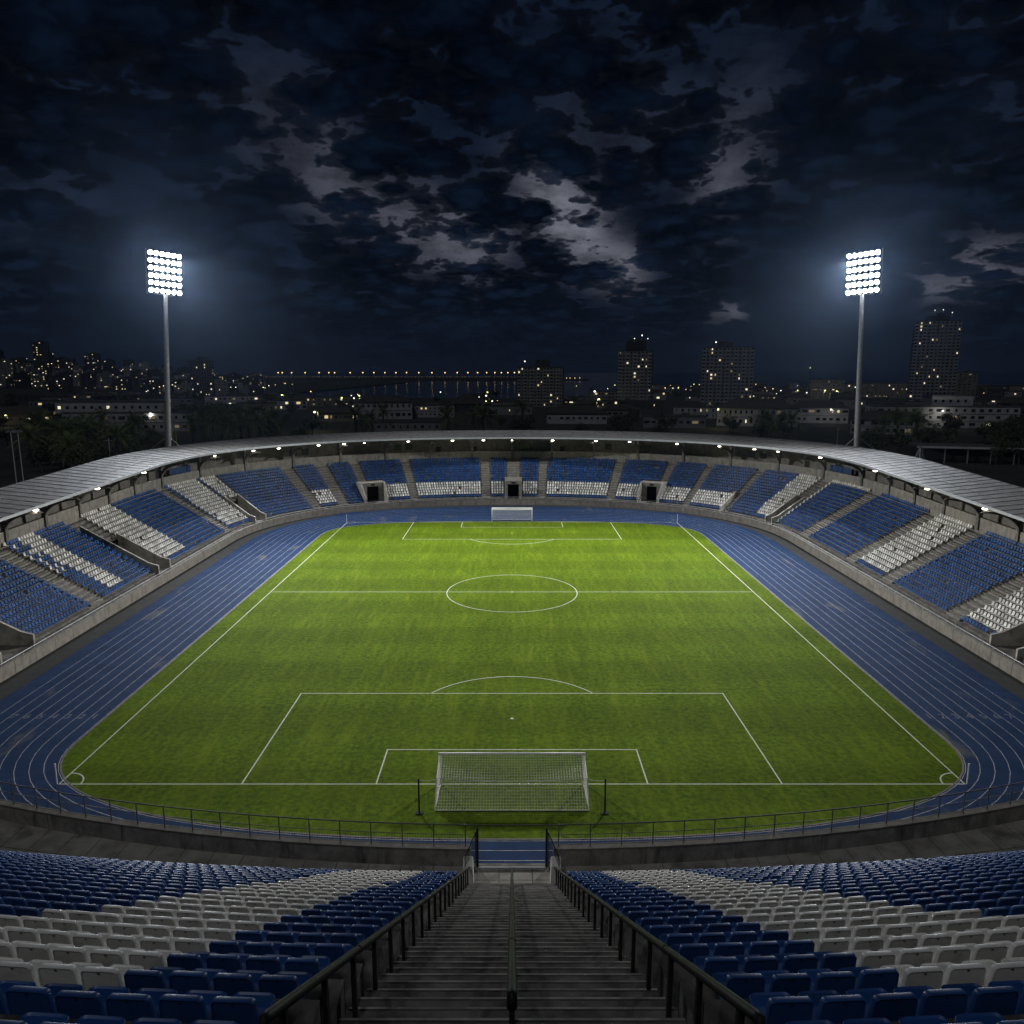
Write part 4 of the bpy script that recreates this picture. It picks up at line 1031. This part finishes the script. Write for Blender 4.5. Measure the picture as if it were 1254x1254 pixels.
T2 = tower(777, 650, 28, 16, 48, 17, 9, 'stepped tower with a dark narrow top and roof lights', .14, 1, [(0, 17, 8), (0, 12, 10)])
T3 = tower(888.5, 650, 42, 18, 51, 17, 13, 'broad pale tower with rows of small balconies', .17, 1, [(-2, 12, 5)])
T4 = tower(1138.5, 737, 39, 18, 78, 25, 11, 'tallest tower at the right with dense lit windows', .20, 1, [(0, 18, 5), (2, 8, 7)])
T5 = tower(249, 900, 26, 16, 44, 14, 9, 'dark tower right of the left mast', .14, 3, [(1, 10, 4)], balc=False)
def roof_light(px, zc, z, label, y_off=-3, col='white_lens', r=.45):
    x, y = at(px, zc); t = thing('warning_light', label, 'warning light', (x, y + y_off, z), 0, 'warning lights on the tower roofs')
    b = MB(); b.tube([(0, 0, -4), (0, 0, 0)], .12, 6); b.build('stem', M['steel'], t)
    b = MB(); b.tube([(0, 0, -.1), (0, 0, r), (0, 0, 2 * r)], [r * .7, r, r * .5], 8); b.build('lens', M[col], t)
roof_light(642.5, 690, 40, 'white roof light at the left corner of the broad block by the bay')
roof_light(783, 645, 60.5, 'white light on top of the stepped tower'); roof_light(774, 645, 58, 'small light left of the stepped tower peak', r=.3); roof_light(790, 645, 58, 'small light right of the stepped tower peak', r=.3)
roof_light(872, 645, 55, 'white light on the left roof corner of the broad pale tower')
roof_light(1132, 735, 88, 'small light on the crown of the tallest tower, left', r=.3); roof_light(1142, 735, 88.5, 'small light on the crown of the tallest tower, middle', r=.3); roof_light(1153, 735, 86, 'small light on the crown of the tallest tower, right', r=.3)
x, y = at(990, 1000); t = thing('radio_mast', 'thin radio mast with a light on top, left of the right floodlight', 'mast', (x, y, 0))
b = MB(); b.tube([(0, 0, 0), (0, 0, 36)], [.5, .2], 6); b.build('shaft', M['black_steel'], t); b = MB(); b.tube([(0, 0, 36), (0, 0, 37), (0, 0, 37.6)], [.5, .7, .2], 8); b.build('lens', M['green_lens'], t)

# hillside blocks: small in the picture, lit panes in their own mesh
blocks = []
for i in range(120):
    px = rng.uniform(-6, 330); zc = rng.uniform(1000, 1650)
    x, y = at(px, zc); blocks.append((px, zc, x, y))
blocks += [(p_, z_, *at(p_, z_)) for p_, z_ in ((55.5, 1150), (117, 1250), (136, 1300), (9, 1100), (78, 1250), (316, 1300), (28, 1300), (160, 1300), (190, 1300))]
spec = {55.5: (21, 62, 18), 117: (22, 44, 13), 136: (18, 32, 10), 9: (24, 36, 11), 78: (20, 34, 10), 316: (16, 22, 7), 28: (18, 26, 8), 160: (20, 24, 8), 190: (20, 22, 7)}
blocks.sort()
for i, (px, zc, x, y) in enumerate(blocks):
    zb = float(hill_h(np.array(x), np.array(y))) if x < -331 else 0.0
    w, h, fl = spec.get(px, (rng.uniform(12, 26), 0, rng.choice((3, 4, 5, 6, 7)))); h = h or fl * 3.1
    mb_ = MB(); dp = 13; mb_.box((0, 0, h / 2 - 3), (w, dp, h + 6)); mb_.box((w * .1, 0, h + 1.2), (w * .4, dp * .5, 2.4), mi=0); mb_.box((0, 0, h + .15), (w + .6, dp + .6, .3))
    nc = max(3, int(w / 3.6))
    for f in range(fl):
        for c in range(nc):
            q = rng.random()
            if q < .62: mb_.box((-w / 2 + (c + .5) * w / nc, -dp / 2 - .03, (f + .55) * h / fl), (w / nc * .36, .1, 1.15), mi=(2 if q < .04 else 3 if q < .085 else 4 if q < .16 else 1))
    o = mb_.build('hillside_block', [TONES[3] if i % 3 else TONES[1], M['glass'], M['lit_a'], M['lit_b'], M['lit_c']]); o.location = (x, y, zb); o.rotation_euler.z = -math.atan2(x, y) + rng.uniform(-.3, .3)
    nm = 'tall dark' if h > 30 else 'small dark'
    tag(o, '%s %d-storey block on the hillside, %s from the left' % (nm, fl, ordn(i)), 'building', 'blocks on the far hillside')

# pier with lamps across the bay
px0, px1, PZ = 300, 642, 3000
x0, y0 = at(px0, PZ); x1, y1 = at(px1, PZ)
t = thing('pier', 'long dark pier with a lit deck across the bay', 'pier', (x0, y0, 0)); dx, dy = x1 - x0, y1 - y0; Lp = math.hypot(dx, dy); pa = math.atan2(dy, dx)
t.rotation_euler.z = pa
b = MB(); b.box((Lp / 2, 0, 5), (Lp, 14, 13)); b.build('wall', TONES[3], t)
b = MB(); b.box((Lp / 2, -7.2, 15), (Lp, .5, 2.0)); b.build('deck_rail', M['rail_paint'], t)
lm = MB()
for k in range(int(Lp / 14)): lm.box((k * 14 + rng.uniform(0, 5), -7.8, 14.0), (rng.uniform(3, 7), .4, 1.6))
lm.build('deck_lights', M['lit_c'], t)
lamp_px = [341, 346, 357.5, 374, 391, 403, 410, 429, 444.5, 458, 471.5, 485, 498, 513, 529, 545, 560, 573, 585, 596, 606, 614, 622, 630]
pl = MB(); pl.tube([(0, 0, 11), (0, 0, 29)], .5, 6); plm = pl.build('pole', M['steel'], mesh_only=True)
pl = MB(); pl.tube([(0, 0, 28.5), (0, 0, 30.4), (0, 0, 32.6)], [1.6, 2.4, .8], 8); pll = pl.build('lens', M['street_lens'], mesh_only=True)
for i, px in enumerate(lamp_px):
    x, y = at(px, PZ - 5); t = thing('pier_lamp', 'lit lamp on the long pier, %s from the left' % ordn(i), 'street lamp', (x, y, 0), 0, 'lamps along the pier'); link('pole', plm, t); link('lens', pll, t)
for i, px in enumerate((694, 698, 704, 710)):
    x, y = at(px, 3000); t = thing('buoy_light', 'small light at the pier head, %s from the left' % ordn(i), 'light', (x, y, -1.6), 0, 'lights at the pier head'); b = MB(); b.tube([(0, 0, 0), (0, 0, 10)], .6, 6); b.build('stem', M['steel'], t); b = MB(); b.tube([(0, 0, 9.8), (0, 0, 11.2), (0, 0, 12.4)], [.8, 1.3, .4], 8); b.build('lens', M['street_lens'], t)
x, y = at(685, 3005); b = MB(); b.box((0, 0, 1), (230, 10, 7)); o = b.build('breakwater', TONES[3]); o.location = (x, y, 0); tag(o, 'low dark breakwater reaching out past the twin block', 'breakwater')

# street lamps
pl = MB(); pl.tube([(0, 0, 0), (0, 0, 7.2), (.3, 0, 7.6), (1.2, 0, 7.7)], .09, 6); slm = pl.build('pole', M['steel'], mesh_only=True)
LH = {}
for k_ in ('street_lens', 'green_lens', 'white_lens'):
    pl = MB(); pl.tube([(1.2, 0, 7.15), (1.2, 0, 7.5), (1.2, 0, 7.8)], [.30, .42, .2], 8); LH[k_] = pl.build('lens', M[k_], mesh_only=True)
def street_lamp(px, zc, label, sc=1.0, lens='street_lens', light=0, z0=0.0, group='street lamps of the town'):
    x, y = at(px, zc); t = thing('street_lamp', label, 'street lamp', (x, y, z0), rng.uniform(0, 6), group); t.scale = (sc, sc, sc)
    link('pole', slm, t); link('lens', LH[lens], t)
    if light:
        ld = bpy.data.lights.new('street_lamp_light', 'POINT'); lo = bpy.data.objects.new('street_lamp_light', ld); COL.objects.link(lo); lo.parent = t; lo.location = (1.2, 0, 6.7)
        ld.energy = light; ld.color = (1, .9, .45) if lens != 'white_lens' else (1, .95, .85); ld.shadow_soft_size = .3
street_lamp(390, 400, 'glowing yellow-green street lamp above the roof, left of centre', 1.35, 'green_lens', 900)
street_lamp(877, 420, 'glowing yellow-green street lamp at the foot of the broad tower', 1.4, 'green_lens', 900)
street_lamp(731, 560, 'bright lamp between the hipped house and stepped tower', 1.5, 'green_lens', 900)
street_lamp(730, 640, 'tall pale lamp left of the stepped tower', 2.0, 'white_lens', 300)
street_lamp(10, 430, 'bright lamp at the porch of the left edge house', .9, 'green_lens', 500)
street_lamp(1008, 800, 'bright lamp before the pale five-storey block', 1.6, 'green_lens', 2500)
street_lamp(1026, 800, 'second bright lamp before the pale five-storey block', 1.5, 'green_lens', 1500)
street_lamp(1150, 418, 'white lamp before the long white building at the right', 1.3, 'white_lens', 600)
street_lamp(1019, 450, 'white lamp on the white hipped house left of the mast', 1.2, 'white_lens', 500)
street_lamp(190, 398, 'white lamp over the wide white building at the left', 1.25, 'white_lens', 400)
street_lamp(434, 505, 'white lamp at the corner of the white hipped house', 1.15, 'white_lens', 300)
street_lamp(348, 690, 'yellow lamp at the left end of the bay shore', 1.4, 'green_lens', 900)
dots = sorted([(rng.uniform(0, 335), rng.uniform(900, 1500)) for _ in range(34)] + [(rng.gauss(290, 40), rng.uniform(1250, 1400)) for _ in range(26)] + [(rng.uniform(640, 1254), rng.uniform(700, 1350)) for _ in range(48)] + [(rng.uniform(340, 640), rng.uniform(560, 800)) for _ in range(18)])
for i, (px, zc) in enumerate(dots):
    x, y = at(px, zc); zb = float(hill_h(np.array(x), np.array(y))) if x < -331 else 0.0
    street_lamp(px, zc, 'small lit street lamp in the town, %s from the left' % ordn(i), rng.uniform(.9, 1.6), rng.choice(('street_lens', 'street_lens', 'green_lens', 'white_lens')), 0, zb)
# unlit poles behind the left roof
x, y = at(23, 215)
for k, px in enumerate((21, 25)):
    x, y = at(px, 200); t = thing('lamp_pole', 'tall grey pole with a cluster of unlit lamps at the left edge, %s' % ('front' if k == 0 else 'back'), 'pole', (x, y + k * 1.5, 0), 0, 'unlit poles behind the left roof')
    b = MB(); b.tube([(0, 0, 0), (0, 0, 15.2)], [.16, .11], 8); b.build('shaft', M['steel'], t)
    b = MB()
    for q in range(5): b.box((-1.0 + .5 * q, 0, 15.2 + .3 * (q % 2)), (.42, .3, .32))
    b.box((0, .1, 15.1), (2.4, .1, .1)); b.build('lamp_cluster', M['steel'], t)
x, y = at(136.5, 235); t = thing('lamp_pole', 'single grey pole with a cross arm behind the left roof', 'pole', (x, y, 0)); b = MB(); b.tube([(0, 0, 0), (0, 0, 10.6)], .12, 8); b.build('shaft', M['steel'], t); b = MB(); b.box((0, 0, 9.9), (2.3, .14, .14)); b.build('cross_arm', M['steel'], t)
for px in (214, 218):
    x, y = at(px, 262); t = thing('lamp_pole', 'yellow-lit twin-arm pole beside the left mast, %s one' % ('left' if px == 214 else 'right'), 'pole', (x, y, 0), 0, 'twin-arm poles beside the left mast'); b = MB(); b.tube([(0, 0, 0), (0, 0, 11.3)], .12, 8); b.build('shaft', mat('yellow_green_lit_steel', (.25, .27, .06), rough=.7), t); b = MB(); b.box((0, 0, 11.3), (2.2, .16, .14)); b.box((-1, 0, 11.2), (.5, .3, .25)); b.box((1, 0, 11.2), (.5, .3, .25)); b.build('arms', M['steel'], t)  # yellow-green light on the shaft is put into its colour
x, y = at(1024.5, 300); t = thing('lamp_pole', 'yellow-lit pole left of the right mast', 'pole', (x, y, 0)); b = MB(); b.tube([(0, 0, 0), (0, 0, 8.5)], .14, 8); b.build('shaft', mat('yellow_lit_steel', (.25, .26, .05), rough=.7), t); b = MB(); b.box((0, 0, 8.6), (.9, .3, .3)); b.build('lamp', M['steel'], t)  # shaft coloured yellow for the light that falls on it
# bus parked behind the roof
x, y = at(387, 330); t = thing('parked_bus', 'pale bus parked behind the stand roof near a lit lamp', 'bus', (x, y, 0), .1)
b = MB(); b.box((0, 0, 1.75), (11, 2.5, 2.7)); o = bevel(b.build('body', M['white_paint'], t), .25); b = MB(); b.box((0, 0, 3.25), (5, 1.6, .3)); b.build('roof_unit', M['steel'], t)
for k in range(6): b = MB(); b.box((-4.4 + 1.75 * k, -1.26, 2.2), (1.5, .06, .95)); b.build('window', M['glass'], t)
for k in (-3.6, 3.4):
    for sy in (-1.05, 1.05): b = MB(); b.tube([(k, sy - .15, .5), (k, sy + .15, .5)], .5, 14); b.build('wheel', M['black_steel'], t)
# low canopy building and truss tripod at the right
x, y = at(1205, 262); t = thing('canopy', 'long low flat canopy roof behind the right stand', 'canopy', (x, y, 0), -.25)
b = MB(); b.box((0, 0, 5.4), (46, 14, .5)); b.build('roof', FLAT, t); b = MB(); b.box((0, -7.05, 5.4), (46.2, .12, .7)); b.build('fascia', TONES[0], t)
for k in range(7):
    b = MB(); b.box((-21 + 7 * k, -6, 2.5), (.35, .35, 5.1)); b.build('column', TONES[1], t)
b = MB(); b.box((0, 5, 2.5), (44, .4, 5)); b.build('wall', TONES[3], t)
x, y = at(1124, 232); t = thing('steel_tripod', 'pale steel tripod frame left of the low canopy', 'frame', (x, y, 0))
for a, b_ in ((-3.2, 0), (3.4, 0), (0, 2.5), (-.6, -2)):
    b = MB(); b.tube([(a, b_, 0), (0, 0, 8.2)], .16, 8); b.build('leg', M['steel'], t)
b = MB(); b.box((0, 0, 8.2), (1.2, .7, .5)); b.build('head', M['steel'], t)

# ------------------------------------------------------------------ trees
LEAF = mat('foliage', (.030, .040, .014), (.060, .078, .028), .5, rough=.8, coord='obj')
PALM = mat('palm_leaf', (.07, .095, .028), (.13, .165, .05), 1.2, rough=.7, coord='obj')
BARK = mat('bark', (.06, .05, .04), (.10, .085, .07), 2, rough=.95, coord='obj')
def crown_mesh(seed, h=9.0, w=8.0):
    r = np.random.RandomState(seed); mb_ = MB(); lobes = [(r.uniform(-.35, .35) * w, r.uniform(-.35, .35) * w, h * r.uniform(.45, .85), r.uniform(.18, .32) * w) for _ in range(9)]
    for lx, ly, lz, lr in lobes:
        for _ in range(105):
            v = r.normal(size=3); v /= np.linalg.norm(v); v[2] *= .75; c = np.array((lx, ly, lz)) + v * lr * r.uniform(.55, 1.05)
            a = r.normal(size=3); a /= np.linalg.norm(a); b = np.cross(a, r.normal(size=3)); b /= np.linalg.norm(b); s = r.uniform(.22, .5)
            mb_.add([c - a * s, c + b * s * .5, c + a * s, c - b * s * .5], [(0, 1, 2, 3)])
    return mb_.build('crown', LEAF, mesh_only=True)
def trunk_mesh(seed, h=5.0):
    r = random.Random(seed); mb_ = MB(); mb_.tube([(0, 0, -.5), (.1, 0, h * .5), (0, .1, h)], [.32, .24, .16], 8)
    for k in range(4):
        a = k * 1.6 + r.uniform(0, .6); mb_.tube([(0, 0, h * .7), (math.cos(a) * 1.5, math.sin(a) * 1.5, h * 1.15), (math.cos(a) * 2.6, math.sin(a) * 2.6, h * 1.5)], [.14, .09, .04], 6)
    return mb_.build('trunk', BARK, mesh_only=True)
CR = [crown_mesh(40 + i) for i in range(5)]; TR = [trunk_mesh(i) for i in range(3)]
def palm_mesh(seed):
    r = random.Random(seed); mb_ = MB()
    for k in range(34):
        a = k * 2.399 + r.uniform(-.2, .2); el = r.uniform(-.5, 1.25); ln_ = r.uniform(3.0, 4.2); pts = []
        for i in range(9):
            t_ = i / 8; drop = 1.7 * t_ * t_ * (1.25 - .5 * el); pts.append(Vector((math.cos(a) * math.cos(el) * ln_ * t_, math.sin(a) * math.cos(el) * ln_ * t_, math.sin(el) * ln_ * t_ - drop)))
        sd = Vector((-math.sin(a), math.cos(a), 0))
        for i in range(1, 9):
            wd_ = .62 * math.sin(math.pi * min(1, i / 8 * .86 + .12)) + .08
            for q in (-1, 1):
                p = pts[i]; d_ = (pts[i] - pts[i - 1]).normalized()
                for h_ in (0, .5):
                    o = p - d_ * .25 * h_ * 2; tip = o + sd * q * wd_ + d_ * .35 + Vector((0, 0, -.18))
                    mb_.add([o, o + d_ * .10, tip], [(0, 1, 2)])
        mb_.tube(pts, .035, 3, caps=False)
    return mb_.build('crown', PALM, mesh_only=True)
PC = [palm_mesh(i) for i in range(4)]
mb_ = MB(); mb_.tube([(0, 0, -.3), (.08, 0, 1.0), (.12, .05, 2.2), (.1, 0, 3.4), (0, 0, 4.6), (0, 0, 5.0)], [.34, .27, .25, .25, .30, .22], 10); PT = mb_.build('trunk', BARK, mesh_only=True)
tree_spots = []
for _ in range(84): tree_spots.append((rng.uniform(-10, 1264), rng.uniform(300, 620)))
for _ in range(30): tree_spots.append((rng.uniform(-10, 640), rng.uniform(620, 900)))
for _ in range(46): tree_spots.append((rng.uniform(640, 1264), rng.uniform(620, 1300)))
for _ in range(22): tree_spots.append((rng.uniform(220, 330), rng.uniform(420, 560)))
for _ in range(20): tree_spots.append((rng.uniform(0, 220), rng.uniform(215, 330)))
for _ in range(16): tree_spots.append((rng.uniform(1060, 1264), rng.uniform(245, 350)))
tree_spots = [q for q in tree_spots if not (at(*q)[1] > 880 and -420 < at(*q)[0] < 130)]
tree_spots.sort()
for i, (px, zc) in enumerate(tree_spots):
    x, y = at(px, zc); s = rng.uniform(.75, 1.35)
    t = thing('tree', '%s broad-crowned tree in the dark town, %s from the left' % ('large' if s > 1.05 else 'small', ordn(i)), 'tree', (x, y, 0), rng.uniform(0, 6), 'trees of the town'); t.scale = (s * rng.uniform(.9, 1.3), s, s * rng.uniform(.8, 1.0))
    link('crown', rng.choice(CR), t); link('trunk', rng.choice(TR), t)
palms = [(52, 300), (78, 262), (104, 268), (112, 290), (128, 330), (40, 250), (88, 232), (146, 262), (168, 300), (236, 330), (250, 345), (262, 330), (283, 318), (296, 322), (318, 325), (330, 340), (272, 350), (305, 345), (436, 345), (456, 350), (470, 400), (548, 350), (580, 380), (592, 345), (640, 420), (955, 330), (968, 340), (940, 345), (1098, 330), (1080, 320), (1120, 300)]
for i, (px, zc) in enumerate(sorted(palms)):
    x, y = at(px, zc); s = rng.uniform(1.7, 2.4)
    t = thing('palm_tree', 'feathery palm tree behind the stand roof, %s from the left' % ordn(i), 'palm tree', (x, y, 0), rng.uniform(0, 6), 'palms behind the stand'); t.scale = (s, s, s)
    link('crown', rng.choice(PC), t, (0, 0, 5.0)); link('trunk', PT, t)

# ------------------------------------------------------------------ thin haze added for the floodlight halos
HAZE = 0.000048
if HAZE:
    b = MB(); b.box((0, 1900, 90), (6400, 4400, 184.0)); o = b.build('haze', mat('haze', (0, 0, 0)))
    nt = o.data.materials[0].node_tree; nt.nodes.clear(); v = nt.nodes.new('ShaderNodeVolumePrincipled'); v.inputs['Color'].default_value = (.45, .64, 1.0, 1); v.inputs['Density'].default_value = HAZE; v.inputs['Anisotropy'].default_value = .88
    q = nt.nodes.new('ShaderNodeOutputMaterial'); nt.links.new(v.outputs[0], q.inputs['Volume']); kind(o, 'stuff')
